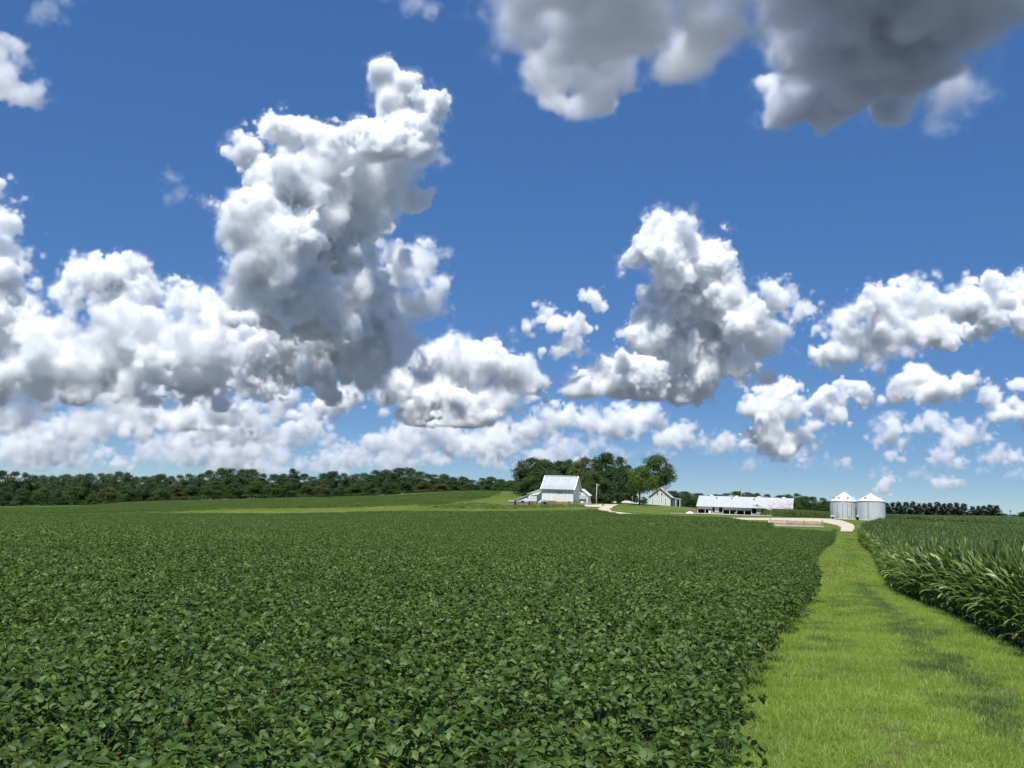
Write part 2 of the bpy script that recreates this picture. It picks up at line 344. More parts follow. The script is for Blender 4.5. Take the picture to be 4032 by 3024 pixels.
def bean_leaves(P,az,rng,L=.080,simple=False,tiltmax=.9):
    """a trifoliate at each petiole tip P with azimuth az"""
    n=len(P); parts=[]
    tilt=rng.normal(.1,.35,n); roll=rng.normal(0,.45,n)
    for da,sc in ((0,1.06),(1.25,.95),(-1.25,.95)):
        a=az+da+rng.normal(0,.2,n); el=tilt+rng.normal(0,.35,n)-.05
        D=np.c_[np.cos(a)*np.cos(el),np.sin(a)*np.cos(el),np.sin(el)]
        Nn=np.c_[-np.cos(a)*np.sin(el),-np.sin(a)*np.sin(el),np.cos(el)]
        sd=np.cross(Nn,D); ro=roll+rng.normal(0,.5,n); Nn=Nn*np.cos(ro)[:,None]+sd*np.sin(ro)[:,None]
        s=L*sc*rng.uniform(.75,1.2,n)
        for g in range(3):
            m=rng.integers(0,3,n)==g
            if not m.any(): continue
            T,TF=leaf_t((.5,.28,-.15)[g],(.05,.25,.4)[g],simple)
            parts.append(place_template(T,TF,(P+D*.02)[m],D[m],Nn[m],np.c_[s,s*1.32,s][m]*[1,.55,1]))
    return merge(parts)
def bean_plant(seed):
    rng=np.random.default_rng(seed); n=32; az=rng.uniform(0,6.28,n); rr=.30*np.sqrt(rng.uniform(0,1,n)); zz=.70-.9*rr**2*rng.uniform(.6,1.8,n)+rng.normal(0,.05,n)-.25*(rng.uniform(0,1,n)>.72)
    P=np.c_[rr*np.cos(az),rr*np.sin(az),zz]; V,Fs=bean_leaves(P,az+rng.normal(0,.7,n),rng)
    nl=[sum(len(f) for f in Fs)]
    # petioles and stem
    b=MB(); b.tube([(0,0,0),(.01,0,.3),(0,.01,.62)],[.006,.005,.003],4,False)
    for p in P[::2]: b.tube([(0,0,p[2]-.25),tuple(p)],[.002,.0015],3,False)
    V2=np.array(b.v); F2=np.array(b.f); Fs=[f for f in Fs]; V_,F_=merge([(V,Fs),(V2,[F2])])
    mi=np.concatenate([np.zeros(sum(len(f) for f in Fs)),np.ones(len(F2))])
    return V_,F_,mi
def bean_patch(seed,R,dens,L,amp):
    rng=np.random.default_rng(seed); n=int(math.pi*R*R*dens); az=rng.uniform(0,6.28,n); rr=R*np.sqrt(rng.uniform(0,1,n))
    x,y=rr*np.cos(az),rr*np.sin(az); z=.70+amp*np.sin(x*2*math.pi/.76)*.4+rng.normal(0,amp,n)
    a=rng.uniform(0,6.28,n); parts=[]
    V,Fs=bean_leaves(np.c_[x,y,z],a,rng,L,True); return V,Fs,0
def hexpts(x0,x1,y0,y1,step,rng,jit=.3):
    ys=np.arange(y0,y1,step*.866); P=[]
    for i,y in enumerate(ys):
        xs=np.arange(x0+(i%2)*step/2,x1,step); P.append(np.c_[xs,np.full(len(xs),y)])
    P=np.concatenate(P); return P+rng.uniform(-jit,jit,P.shape)*step
def infield(P,y0,y1,margin=.62): return (P[:,1]>=y0)&(P[:,1]<y1)&(np.abs(P[:,0])<P[:,1]*margin+16)
rng=np.random.default_rng(21)
YN=46
P=hexpts(-48,40,2.8,YN,.37,rng,.42); P=P[infield(P,2.8,YN)&inpoly(P[:,0]+.16,P[:,1],BEAN)]
Pe=hexpts(5,60,YN-.3,140,.42,rng,.4); Pe=Pe[inpoly(Pe[:,0]+.16,Pe[:,1],BEAN)&~inpoly(Pe[:,0]+1.9,Pe[:,1],BEAN)]; P=np.r_[P,Pe]
Pm=hexpts(-110,100,YN-1,130,1.55,rng); Pm=Pm[infield(Pm,YN-.5,125)&inpoly(Pm[:,0]+1.1,Pm[:,1],BEAN)]
Pf=hexpts(-260,130,122,340,3.0,rng); Pf=Pf[infield(Pf,123,340)&inpoly(Pf[:,0],Pf[:,1],BEAN)]
P2=hexpts(-420,20,300,620,3.6,rng); P2=P2[inpoly(P2[:,0],P2[:,1],BEAN2)]
protos=[bean_plant(100+i) for i in range(7)]+[bean_patch(200+i,1.15,92,.09,.045) for i in range(3)]+[bean_patch(300+i,2.2,26,.17,.08) for i in range(3)]
A=np.concatenate([P,Pm,Pf,P2]); n1,n2,n3,n4=len(P),len(Pm),len(Pf),len(P2)
# plants standing right at the mown strip also hang outwards: keep them off the last few centimetres
Zs=tz(A[:,0],A[:,1]); rz=rng.uniform(0,6.28,len(A)); R=slope_rot(A[:,0],A[:,1],rz)
S=np.r_[rng.uniform(.85,1.12,n1),rng.uniform(.95,1.08,n2+n3+n4)]
Kd=np.r_[rng.integers(0,7,n1),7+rng.integers(0,3,n2),10+rng.integers(0,3,n3+n4)]
Zs[:n1]+=rng.normal(0,.035,n1)+.05*np.sin(A[:n1,0]*.9)*np.sin(A[:n1,1]*.7+1)
SB=slice(0,n1+n2+n3); S2=slice(n1+n2+n3,None); pts=np.c_[A,Zs]
scatter('soybean_field',protos,pts[SB],R[SB],S[SB],Kd[SB],[M_BEAN,M_STEM],'broad dark green soybean field filling the foreground left of the mown grass strip','crop field')
scatter('soybean_field',[protos[i] for i in (10,11,12)],pts[S2],R[S2],S[S2],Kd[S2]-10,[M_BEAN,M_STEM],'narrow far soybean field on the slope below the left treeline, beyond the pale grass waterway','crop field')
print('beans',n1,n2,n3,n4)
# dark earth under the beans along the strip and under the first rows
def offset(E,d):
    t=np.gradient(E,axis=0); t=unit(t); return E+np.c_[t[:,1],-t[:,0]]*d      # to the right of the walking direction
BE=smooth(resample(BEAN_EDGE[:,:2],.8),4)
sheet('bean_soil',offset(BE,-.22),offset(BE,-7),M_SOIL,.02,150,8)

# ---------------------------------------------------------------- corn
def strip_leaf(L,W,a0,a1,nseg,fold,rng,wave=.0,flat_=False):
    """a long arching blade from the origin along +x; returns V (nseg+1)*3, quads"""
    s=np.linspace(0,1,nseg+1); ang=a0+(a1-a0)*s**1.3; dx=np.cos(ang)*L/nseg; dz=np.sin(ang)*L/nseg
    x=np.r_[0,np.cumsum(dx[:-1])]; z=np.r_[0,np.cumsum(dz[:-1])]; wd=W*np.minimum(1,.45+2.2*s)*np.sqrt(np.maximum(0,1-s**2.2)); ph=rng.uniform(0,6)
    nx,nz=-np.sin(ang),np.cos(ang); wv=wave*np.sin(s*14+ph)*wd; wv2=wave*np.sin(s*14+ph+1.7)*wd
    l=np.c_[x+nx*(fold*wd+wv),wd/2,z+nz*(fold*wd+wv)]; m=np.c_[x,0*x,z]; r_=np.c_[x+nx*(fold*wd+wv2),-wd/2,z+nz*(fold*wd+wv2)]
    tw=rng.normal(0,.5)*s
    for q in (l,r_):
        yy=q[:,1].copy(); q[:,1]=yy*np.cos(tw); q[:,0]+=nx*yy*np.sin(tw); q[:,2]+=nz*yy*np.sin(tw)
    if flat_:
        V=np.stack([l,r_],1).reshape(-1,3); i=np.arange(nseg)[:,None]*2; Q=np.concatenate([i,i+1,i+3,i+2],1); return V,Q
    V=np.stack([l,m,r_],1).reshape(-1,3); i=np.arange(nseg)[:,None]*3
    Q=np.concatenate([np.concatenate([i,i+1,i+4,i+3],1),np.concatenate([i+1,i+2,i+5,i+4],1)]); return V,Q
def corn_leaves(rng,nseg=8,flat_=False,h=1.55,nl=15,wmul=1):
    parts=[]; az0=rng.uniform(0,6.28)
    for k in range(nl):
        f=k/(nl-1); z=.12+f*h*.95; az=az0+math.pi*k+rng.normal(0,.35)
        L=(.46+.30*math.sin(math.pi*min(1,f*1.05+.1)))*rng.uniform(.85,1.12); up=.95+.52*f**1.1+rng.normal(0,.12)
        dn=(-1.25+2.55*f**1.2)+rng.normal(0,.30)
        if f>.84: L*=.9
        V,Q=strip_leaf(L,.080*wmul*rng.uniform(.85,1.15)*(1 if f<.8 else .7),up,dn,nseg,.22,rng,.10,flat_)
        c,s=math.cos(az),math.sin(az); V=np.c_[V[:,0]*c-V[:,1]*s,V[:,0]*s+V[:,1]*c,V[:,2]+z]; parts.append((V,[Q]))
    return merge(parts)
def corn_stalk(h=1.62):
    b=MB(); b.tube([(0,0,-.1),(.005,0,.5),(.0,.006,1.1),(0,0,h)],[.014,.013,.011,.006],6); return b
def corn_block(seed,n,W,Hh):     # distant standing corn, a block of rows
    rng=np.random.default_rng(seed); parts=[]
    lib=[corn_leaves(rng,3,True,1.6,8,2.2) for _ in range(8)]
    for _ in range(n):
        V,Fs=lib[rng.integers(0,8)]; a=rng.uniform(0,6.28); c,s=math.cos(a),math.sin(a); k=rng.uniform(.9,1.1)
        x=round(rng.uniform(-W/2,W/2)/.76)*.76+rng.normal(0,.05); y=rng.uniform(-W/2,W/2)
        parts.append((np.c_[V[:,0]*c-V[:,1]*s+x,V[:,0]*s+V[:,1]*c+y,V[:,2]*k],Fs))
    V,Fs=merge(parts); return V,Fs,0
CE=smooth(resample(CORN_EDGE,.8),8)
CP=np.r_[CORN_EDGE[1:],CORN_FAR,[[210,60],[90,8]]]; CP=np.r_[[CORN_EDGE[0]],CP]
# the rows follow the edge of the field, then turn with it
rows=[]; rng=np.random.default_rng(31)
FULL=np.r_[CE,smooth(resample(np.r_[[CE[-1]],CORN_FAR],1.0),6)[1:]]
tan0=unit(np.gradient(smooth(FULL.copy(),30),axis=0))
for k in range(46):
    E=FULL+np.c_[tan0[:,1],-tan0[:,0]]*(.32+.76*k)
    E=resample(E,.19); E=E+rng.normal(0,.035,E.shape); rows.append(np.c_[E,np.full(len(E),k)])
C=np.concatenate(rows)
def dist_to(Pq,E):
    out=np.full(len(Pq),1e9)
    for i in range(0,len(Pq),4000): out[i:i+4000]=np.sqrt(((Pq[i:i+4000,None]-E[None])**2).sum(-1)).min(1)
    return out
vis=(C[:,1]>6)&(C[:,0]<C[:,1]*.60+4)&inpoly(C[:,0],C[:,1],np.r_[CP]); C=C[vis]
D0=dist_to(C[:,:2],resample(FULL,.5)); C=C[D0>.25+.70*C[:,2]*.96]
thin=(C[:,2]<3)|(C[:,1]<60)|(rng.uniform(0,1,len(C))<np.clip(70/C[:,1],.3,1)); C=C[thin]
zc=tz(C[:,0],C[:,1])
# the plants that show largest along the mown strip are objects; everything behind them is the field
front=(C[:,2]<2)&(C[:,1]>14)&(C[:,0]<C[:,1]*.515+.4)
sz=np.where(front,C[:,1]+2.5*C[:,2],1e9); order=np.argsort(sz)[:300]; isf=np.zeros(len(C),bool); isf[order]=True; isf&=front
LIB=[]
for i in range(9):
    r_=np.random.default_rng(400+i); V,Fs=corn_leaves(r_,9,False,1.55); LIB.append((np_mesh('corn_leaves',V,Fs,M_CORN,True),corn_stalk().mesh('corn_stalk',M_STEM,True),V,Fs))
for j in np.where(isf)[0]:
    x,y=C[j,:2]; L_=LIB[rng.integers(0,9)]
    o=root('corn_plant',(x,y,zc[j]),rng.uniform(0,6.28),'tall dark green corn plant in the outermost rows beside the mown grass strip','corn plant','corn plants along the edge of the grass strip',float(rng.uniform(.92,1.1)))
    for me,nm in ((L_[0],'leaves'),(L_[1],'stalk')):
        p=bpy.data.objects.new(nm,me); COL.objects.link(p); p.parent=o
B=~isf; cp=[(L_[2],L_[3],0) for L_ in LIB]
cs=[(np.array(corn_stalk().v),[np.array([f for f in corn_stalk().f if len(f)==4])],1)]
cpr=[]
for L_ in LIB:
    v2=cs[0][0]; V_,F_=merge([(L_[2],L_[3]),(v2,cs[0][1])]); cpr.append((V_,F_,np.r_[np.zeros(sum(len(f) for f in L_[3])),np.ones(len(cs[0][1][0]))]))
# beyond the planted rows: blocks
Pb=hexpts(10,200,20,260,2.5,rng,.2); Pb=Pb[inpoly(Pb[:,0],Pb[:,1],CP)&(Pb[:,0]<Pb[:,1]*.60+8)]
Pb=Pb[dist_to(Pb,resample(FULL,1.))>33]
blocks=[corn_block(500+i,44,2.7,1.6) for i in range(4)]
XY=np.r_[C[B][:,:2],Pb]; nb=len(Pb); nc=int(B.sum())
ev=slope_rot(XY[:,0],XY[:,1],np.r_[rng.uniform(0,6.28,nc),rng.normal(.1,.05,nb)],.5)
scatter('corn_field',cpr+blocks,np.c_[XY,tz(XY[:,0],XY[:,1])],ev,np.r_[rng.uniform(.9,1.1,nc),np.ones(nb)],np.r_[rng.integers(0,9,nc),9+rng.integers(0,4,nb)],[M_CORN,M_STEM],'dense tall corn field filling the ground right of the mown grass strip','crop field')
# the far corn, by the shed and up to the conifers
a,b_=hit(3122,2037.5)[:2],hit(3285,2041)[:2]
CF=np.array([a,b_,[b_[0]+4,338],at(3500,2036,333)[:2],[190,262],[330,275],[420,560],[at(3122,2010,560)[0],560],[a[0]+2,420]])
Pq=hexpts(80,420,255,560,3.0,rng,.12); Pq=Pq[inpoly(Pq[:,0],Pq[:,1],CF)&(Pq[:,0]<Pq[:,1]*.62)]
scatter('corn_field',[corn_block(600+i,50,3.1,1.6) for i in range(3)],np.c_[Pq,tz(Pq[:,0],Pq[:,1])],slope_rot(Pq[:,0],Pq[:,1],rng.normal(.3,.05,len(Pq)),.5),rng.uniform(.93,1.07,len(Pq)),rng.integers(0,3,len(Pq)),[M_CORN,M_STEM],'far strip of corn running behind the grain bins and up to the row of conifers','crop field')
sheet('corn_soil',offset(CE,.02),offset(CE,9),M_SOIL,.025,150,8)
print('corn',isf.sum(),nc,nb,len(Pq))

# ---------------------------------------------------------------- mown grass strip
def grass_patch(seed,R,n,hl,wd,lean):
    rng=np.random.default_rng(seed); parts=[]
    az=rng.uniform(0,6.28,n); rr=R*np.sqrt(rng.uniform(0,1,n)); Pp=np.c_[rr*np.cos(az),rr*np.sin(az),np.zeros(n)-.01]
    a=rng.uniform(0,6.28,n); el=rng.normal(1.05-lean*.3,.28,n); D=np.c_[np.cos(a)*np.cos(el),np.sin(a)*np.cos(el),np.sin(el)]
    Nn=np.c_[-np.cos(a)*np.sin(el),-np.sin(a)*np.sin(el),np.cos(el)]; Ln=hl*rng.uniform(.5,1.25,n); W_=wd*rng.uniform(.7,1.3,n)
    for g,dr in enumerate((.15,.4,.75)):
        m=rng.integers(0,3,n)==g
        T=np.array([[0,.5,0],[0,-.5,0],[.4,.45,-.12*dr],[.4,-.45,-.12*dr],[.75,.3,-.42*dr],[.75,-.3,-.42*dr],[1,0,-dr]])
        parts.append(place_template(T,[np.array([[0,1,3,2],[2,3,5,4]]),np.array([[4,5,6]])],Pp[m],D[m],Nn[m],np.c_[Ln,W_,Ln][m]))
    return merge(parts)
gp=[]
for i,(mi,hl,n,R_,wd) in enumerate([(0,.085,380,.22,.006),(0,.14,290,.24,.0065),(1,.14,290,.24,.0065),(1,.10,330,.22,.006),(2,.06,200,.22,.005),(2,.11,200,.24,.0045)]):
    V,Fs=grass_patch(700+i,R_,n,hl,wd,.6); gp.append((V,Fs,mi))
for i,(mi,hl) in enumerate([(0,.2),(1,.2),(2,.18)]):
    V,Fs=grass_patch(720+i,.6,420,hl,.018,.6); gp.append((V,Fs,mi))
STRIP=np.r_[BE,CE[::-1]]
def vn(x,y,s,seed):       # cheap value noise on the ground
    r_=np.random.default_rng(seed); g=r_.uniform(0,1,(64,64)); x=x/s+20; y=y/s+20; i=np.floor(x).astype(int); j=np.floor(y).astype(int); fx=x-i; fy=y-j; fx=fx*fx*(3-2*fx); fy=fy*fy*(3-2*fy)
    G=lambda a,b:g[a%64,b%64]; return (G(i,j)*(1-fx)+G(i+1,j)*fx)*(1-fy)+(G(i,j+1)*(1-fx)+G(i+1,j+1)*fx)*fy
g1=hexpts(-3,26,6.5,48,.20,rng,.45); g2=hexpts(0,60,47,150,.6,rng,.45)
G=np.r_[g1,g2]; lod=np.r_[np.zeros(len(g1)),np.ones(len(g2))]
poly=np.r_[offset(BE,-.35)+0,offset(CE,.12)[::-1]]
k=inpoly(G[:,0],G[:,1],poly)&(G[:,0]<G[:,1]*.53+1); G=G[k]; lod=lod[k]
dl=dist_to(G,BE); dr=dist_to(G,CE); wdt=dl+dr; q=dl/wdt                     # 0 at the beans, 1 at the corn
n1_=vn(q*9,G[:,1],3.0,1); n2_=vn(G[:,0],G[:,1],.5,2); n3_=vn(q*7,G[:,1]*.5,3.,3)
track=np.exp(-((q-.27)/.09)**2)+1.15*np.exp(-((q-.66)/.13)**2)               # the wheel tracks
u_=rng.uniform(0,1,len(G)); dry=track*.62*(n1_*.7+n2_*.6+.22)+.5*(n3_>.58)*n2_+.45*(G[:,1]>40)*n1_-.15; dark=.95*np.exp(-((q-.60)/.095)**2)*(n1_*.7+.45)+.35*(n3_<.36)*n2_+.3*np.exp(-((q-1)/.08)**2)
kd=np.where(u_<dry,2,np.where(rng.uniform(0,1,len(G))<dark,1,0))
kind=np.where(lod==1,6+kd,kd*2+rng.integers(0,2,len(G)))
sc_=rng.uniform(.75,1.2,len(G))*(1-.4*np.clip(track*.8,0,1)*(kd==2))
scatter('mown_grass',gp,np.c_[G,tz(G[:,0],G[:,1])+.0],slope_rot(G[:,0],G[:,1],rng.uniform(0,6.28,len(G))),sc_,kind,[M_GB,M_GD,M_GY],'bright green mown grass strip between the soybeans and the corn','grass')
print('grass',len(G))
# ---------------------------------------------------------------- rough weeds below the barn
wp=[]
for i,(mi,hl) in enumerate([(0,.7),(2,.7),(1,1.1)]):
    V,Fs=grass_patch(740+i,.9,230,hl,.07,.7); wp.append((V,Fs,mi))
W0=H([(1700,1997),(1760,1999),(1900,2002),(2100,1999),(2290,1998),(2300,1994),(2080,1991),(1990,1986),(1880,1984),(1780,1989)])
Gp=hexpts(-40,40,300,400,.95,rng,.45); kk=inpoly(Gp[:,0],Gp[:,1],np.array(W0)[:,:2]); Gp=Gp[kk]
nn=vn(Gp[:,0],Gp[:,1],5,9); Gp=Gp[nn>.33]; nn=nn[nn>.33]
scatter('weeds',wp,np.c_[Gp,tz(Gp[:,0],Gp[:,1])],np.c_[np.zeros((len(Gp),2)),rng.uniform(0,6,len(Gp))],.35+1.1*(nn-.33),rng.integers(0,3,len(Gp)),[M_GB,M_GD,M_GY],'rough uncut weeds on the bank below the barn yard boards','weeds')
# ================================================================ clouds: real volumes, density on a grid, lit by the sun
CS=1.8228        # outline circles below were measured on a 2212 px wide copy
def lattice(shape,cells,rng):
    out=rng.standard_normal([int(math.ceil(c))+3 for c in cells]).astype(np.float32)
    for ax in range(3):
        n=shape[ax]; t=np.linspace(0,cells[ax],n,endpoint=False); i=t.astype(int); f=(t-i).astype(np.float32); f=f*f*f*(f*(f*6-15)+10)
        s=[1,1,1]; s[ax]=n; f=f.reshape(s); out=np.take(out,i,axis=ax)*(1-f)+np.take(out,i+1,axis=ax)*f
    return out
def fbm(shape,size,base,rng,gain=.5,billow=0.,octs=8):
    o=np.zeros(shape,np.float32); a=1.
    for k in range(octs):
        c=[max(.6,s/base*2**k) for s in size]
        if min(n/q for n,q in zip(shape,c))<1.35: break
        v=lattice(shape,c,rng)
        if billow and k>0: v=(1-billow)*v+billow*(1.5*np.minimum(np.abs(v),1.8)-1.0)
        o+=a*v; a*=gain
    return o
def cloud_mat(dens,aniso=.0,col=(.989,.995,1)):  # blue-grey of shaded cloud parts put into the vapour colour
    m=bpy.data.materials.new('cloud_vapour'); m.use_nodes=True; t=m.node_tree; t.nodes.clear()
    o=t.nodes.new('ShaderNodeOutputMaterial'); p=t.nodes.new('ShaderNodeVolumePrincipled'); p.inputs['Color'].default_value=(*col,1)
    p.inputs['Density'].default_value=dens; p.inputs['Anisotropy'].default_value=aniso; t.links.new(p.outputs[0],o.inputs['Volume']); return m
def cloud(blobs,D,label,seed,dens=.03,amp=.30,soft=.25,vox=1.6,nb=.65,base=None,depth=1.0,billow=.3,flat_=1.0,gain=.62,group=None,squash=.9,hb=None,veil=.07,col=(.989,.995,1)):
    """blobs: (x, y, radius[, depth offset in radii]) outline circles; D distance in metres; base: y of the flat base"""
    rng=np.random.default_rng(seed); S=[]
    for b in blobs:
        x,y,r=b[:3]; Y=D+(b[3] if len(b)>3 else rng.uniform(-.5,.5))*r*CS*D/F
        if hb: Y=(hb-CAMH)/ray(x*CS,y*CS)[2]
        p=at(x*CS,y*CS,Y); R=r*CS*Y/F
        if hb: p[2]+=b[3]*R*.7
        S.append((*p,R,b[3] if hb else squash))
    S=np.array(S); pad=.45*S[:,3:4]+20; E_=np.c_[S[:,3],S[:,3]*depth,S[:,3]*S[:,4]]; lo=(S[:,:3]-E_-pad).min(0); hi=(S[:,:3]+E_+pad).max(0)
    v=vox*D/1016; size=hi-lo; shape=tuple(int(math.ceil(s/v)) for s in size)
    ntot=shape[0]*shape[1]*shape[2]
    if ntot>9e6: v*=(ntot/9e6)**(1/3); shape=tuple(int(math.ceil(s/v)) for s in size)
    ax=[np.linspace(lo[i],hi[i],shape[i],dtype=np.float32) for i in range(3)]
    d=np.full(shape,math.exp(-18),np.float32)
    for x,y,z,R,sq in S:
        sl=tuple(slice(max(0,int((c-1.9*R*k-lo[i])/size[i]*shape[i])),int((c+1.9*R*k-lo[i])/size[i]*shape[i])+2) for i,(c,k) in enumerate(((x,1),(y,depth),(z,sq))))
        q=np.sqrt(((ax[0][sl[0]]-x)/R)[:,None,None]**2+((ax[1][sl[1]]-y)/(R*depth))[None,:,None]**2+((ax[2][sl[2]]-z)/(R*sq))[None,None,:]**2)
        d[sl]+=np.exp(9*np.clip((1-q)*(R/S[:,3].max())**.55,-2,1.2))
    d=np.log(d)/9-.03
    mr=np.sort(S[:,3])[-max(1,len(S)//3)]
    n_=fbm(shape,size,mr*nb,rng,gain,billow); d+=amp*np.where(n_<0,n_*.7,n_)
    if base is not None:
        zb=hb if hb else at(2016,base*CS,D)[2]; zr=(ax[2]-zb)/(mr*.35); d+=np.minimum(0,zr)[None,None,:]*(2.4 if hb else .9)
    sl_=soft*np.exp(.8*np.clip(fbm(shape,size,mr*1.6,rng,.5,0,2),-1.5,1.5)); den=np.clip(d/sl_,0,1); den=den*den*(3-2*den); wz=fbm(shape,size,mr*.5,rng,.7,0,6); den=np.maximum(den,veil*np.clip((d+.30)/.4,0,1)**2*np.clip(wz*.8,0,1))
    e=np.minimum(np.minimum.outer(np.minimum(np.arange(shape[0]),np.arange(shape[0])[::-1]),np.minimum(np.arange(shape[1]),np.arange(shape[1])[::-1]))[:,:,None],np.minimum(np.arange(shape[2]),np.arange(shape[2])[::-1])[None,None,:]); den*=np.clip(e/3,0,1)
    n=den.size; me=bpy.data.meshes.new('cloud'); me.vertices.add(n)
    a=me.attributes.new('vapour','FLOAT','POINT'); a.data.foreach_set('value',np.ascontiguousarray(den.ravel()))
    ob=bpy.data.objects.new('cloud',me); COL.objects.link(ob); h=size/2; ob.location=[float(q) for q in (lo+hi)/2]
    m=cloud_mat(dens,0,col); me.materials.append(m)
    ng=bpy.data.node_groups.new('cloud','GeometryNodeTree'); I=ng.interface; I.new_socket('Geometry',in_out='INPUT',socket_type='NodeSocketGeometry'); I.new_socket('Geometry',in_out='OUTPUT',socket_type='NodeSocketGeometry')
    N=ng.nodes; L=ng.links; gi=N.new('NodeGroupInput'); go=N.new('NodeGroupOutput'); vc=N.new('GeometryNodeVolumeCube')
    vc.inputs['Min'].default_value=[-float(q) for q in h]; vc.inputs['Max'].default_value=[float(q) for q in h]
    for A_,nn in zip('XYZ',shape): vc.inputs['Resolution '+A_].default_value=nn
    pos=N.new('GeometryNodeInputPosition').outputs[0]
    def vm(op,b):
        nonlocal pos
        q=N.new('ShaderNodeVectorMath'); q.operation=op; L.new(pos,q.inputs[0])
        if b is not None: q.inputs[1].default_value=[float(t) for t in b]
        pos=q.outputs['Value'] if op=='DOT_PRODUCT' else q.outputs[0]
    vm('ADD',h); vm('MULTIPLY',[(nn-1)/s for nn,s in zip(shape,size)]); vm('ADD',(.5,.5,.5)); vm('FLOOR',None); vm('DOT_PRODUCT',(shape[1]*shape[2],shape[2],1))
    si=N.new('GeometryNodeSampleIndex'); na=N.new('GeometryNodeInputNamedAttribute'); na.data_type='FLOAT'; na.inputs[0].default_value='vapour'
    L.new(gi.outputs[0],si.inputs['Geometry']); L.new(na.outputs[0],si.inputs['Value']); L.new(pos,si.inputs['Index']); L.new(si.outputs[0],vc.inputs['Density'])
    sm=N.new('GeometryNodeSetMaterial'); sm.inputs['Material'].default_value=m; L.new(vc.outputs[0],sm.inputs[0]); L.new(sm.outputs[0],go.inputs[0])
    md=ob.modifiers.new('vapour','NODES'); md.node_group=ng
    tag(ob,label,'cloud',group,'stuff'); print('cloud',shape,n,round(float((den>0).mean()),3)); return ob

# the tall heaped cloud left of the middle
cloud([(835,160,36,-.3),(880,185,46,-.3),(928,225,42,-.2),(850,215,46,-.3),(935,285,38,-.2),(885,275,58,-.4),(775,285,40,-.8),(820,320,55,-.6),(590,285,36,-.5),(545,325,44,-.7),(630,300,42,0),(525,345,34,-.7),(690,335,52,-.3),(640,385,84,-.6),(575,385,64,-.6),
       (750,390,88,.9),(850,370,84,1.2),(905,340,52,1.5),(690,450,100,.6),(790,450,80,1.6),(560,490,84,-.9),(500,500,44,-.9),(620,540,100,-.6),(735,550,90,1.8),(530,580,62,-.9),(650,640,100,.6),(560,640,66,-.2),(770,630,72,2.0),(700,690,70,1.6)],
      6500,'tallest heaped white cloud left of the middle of the sky',1,dens=.095,amp=.26,soft=.42,base=775,nb=.8,billow=.28,gain=.62,vox=1.05)
cloud([(850,540,40),(880,600,56),(925,560,40),(925,522,22),(905,660,56),(940,605,20),(840,690,70),(870,740,70),(780,760,80),(700,740,100,.3),(600,740,90),(560,790,60),(800,800,60),(690,800,66)],
      7600,'ragged lower cloud behind the foot of the tallest cloud',2,dens=.06,amp=.36,soft=.7,base=880,nb=.6)
# the long bank on the left
cloud([(200,600,54),(255,590,46),(310,630,48),(270,655,52),(230,650,50),(380,655,46),(440,665,50),(150,640,40),(30,670,70,-.3),(80,720,66,-.3),(-40,720,90),(110,790,90),(250,720,74),(350,745,90),(470,745,90),(200,790,84),(300,800,66),(420,800,66),(540,790,60),(20,810,60),(-60,830,80)],
      8200,'long white cloud bank on the left above the treeline',3,dens=.055,amp=.36,soft=.75,base=905,nb=.6)
cloud([(-10,410,36),(5,470,36),(18,545,36),(-5,600,50),(20,630,40),(-40,520,60)],6800,'upright cloud cut by the left edge of the photo',4,dens=.06,amp=.36,soft=.6,nb=.6)
cloud([(20,95,30),(40,140,34),(80,190,26),(15,185,44),(60,205,34),(-10,140,40)],3600,'torn thin cloud at the upper left edge',5,dens=.02,amp=.42,soft=.5,nb=.9,billow=.2,gain=.6)
cloud([(110,22,36),(80,35,22),(140,10,24)],3600,'small wisp in the top left corner',6,dens=.004,amp=.45,soft=.6,billow=.1,gain=.62)
cloud([(372,385,22),(380,420,26),(365,430,18)],5200,'small faint wisp left of the tallest cloud',7,dens=.0035,amp=.45,soft=.6,billow=.1,gain=.62)
cloud([(890,-2,44),(840,0,24),(930,10,24)],3400,'small white cloud at the top edge left of the middle',8,dens=.007,amp=.42,soft=.5,billow=.1,gain=.6)
# the two big clouds overhead
cloud([(1130,20,110,1.8),(1260,10,130,2.2),(1400,10,130,2.4),(1540,20,120,2.2),(1140,100,96,1.4),(1250,120,112,1.5),(1290,200,84,1.),(1285,245,52,.7),(1185,190,70,.9),(1400,100,110,1.9),(1540,110,100,1.7),(1480,165,66,1.2),(1330,160,80,1.2),(1580,60,80,1.5),(1205,235,40,.5),(1130,-90,150,2.2),(1330,-120,170,2.4),(1540,-110,150,2.4)],
      2900,'big soft grey and white cloud at the top edge right of the middle',9,dens=.035,amp=.22,soft=.75,depth=1.6,nb=.6,billow=.1,gain=.6,hb=870,base=1,vox=2.0,col=(.985,.991,1))
cloud([(1740,60,100,2.4),(1850,60,124,3.),(2000,50,136,3.2),(2140,30,120,3.),(2260,40,110,3),(1740,180,84,2.2),(1850,185,106,2.6),(1990,165,110,3.),(1700,275,60,1.3),(1800,265,74,1.8),(1930,265,70,1.8),(2050,250,66,.9),(2100,225,46,.7),(2040,285,38,.5),(2110,110,100,2.6),(1800,-100,150,3),(2000,-120,160,3),(2200,-110,150,3)],
      2500,'big dark grey cloud in the top right corner',10,dens=.10,amp=.19,soft=.8,depth=1.7,nb=.8,billow=.1,gain=.58,hb=860,base=1,vox=2.0,col=(.945,.962,.995))  # darker vapour tint puts the underside's shade into the colour
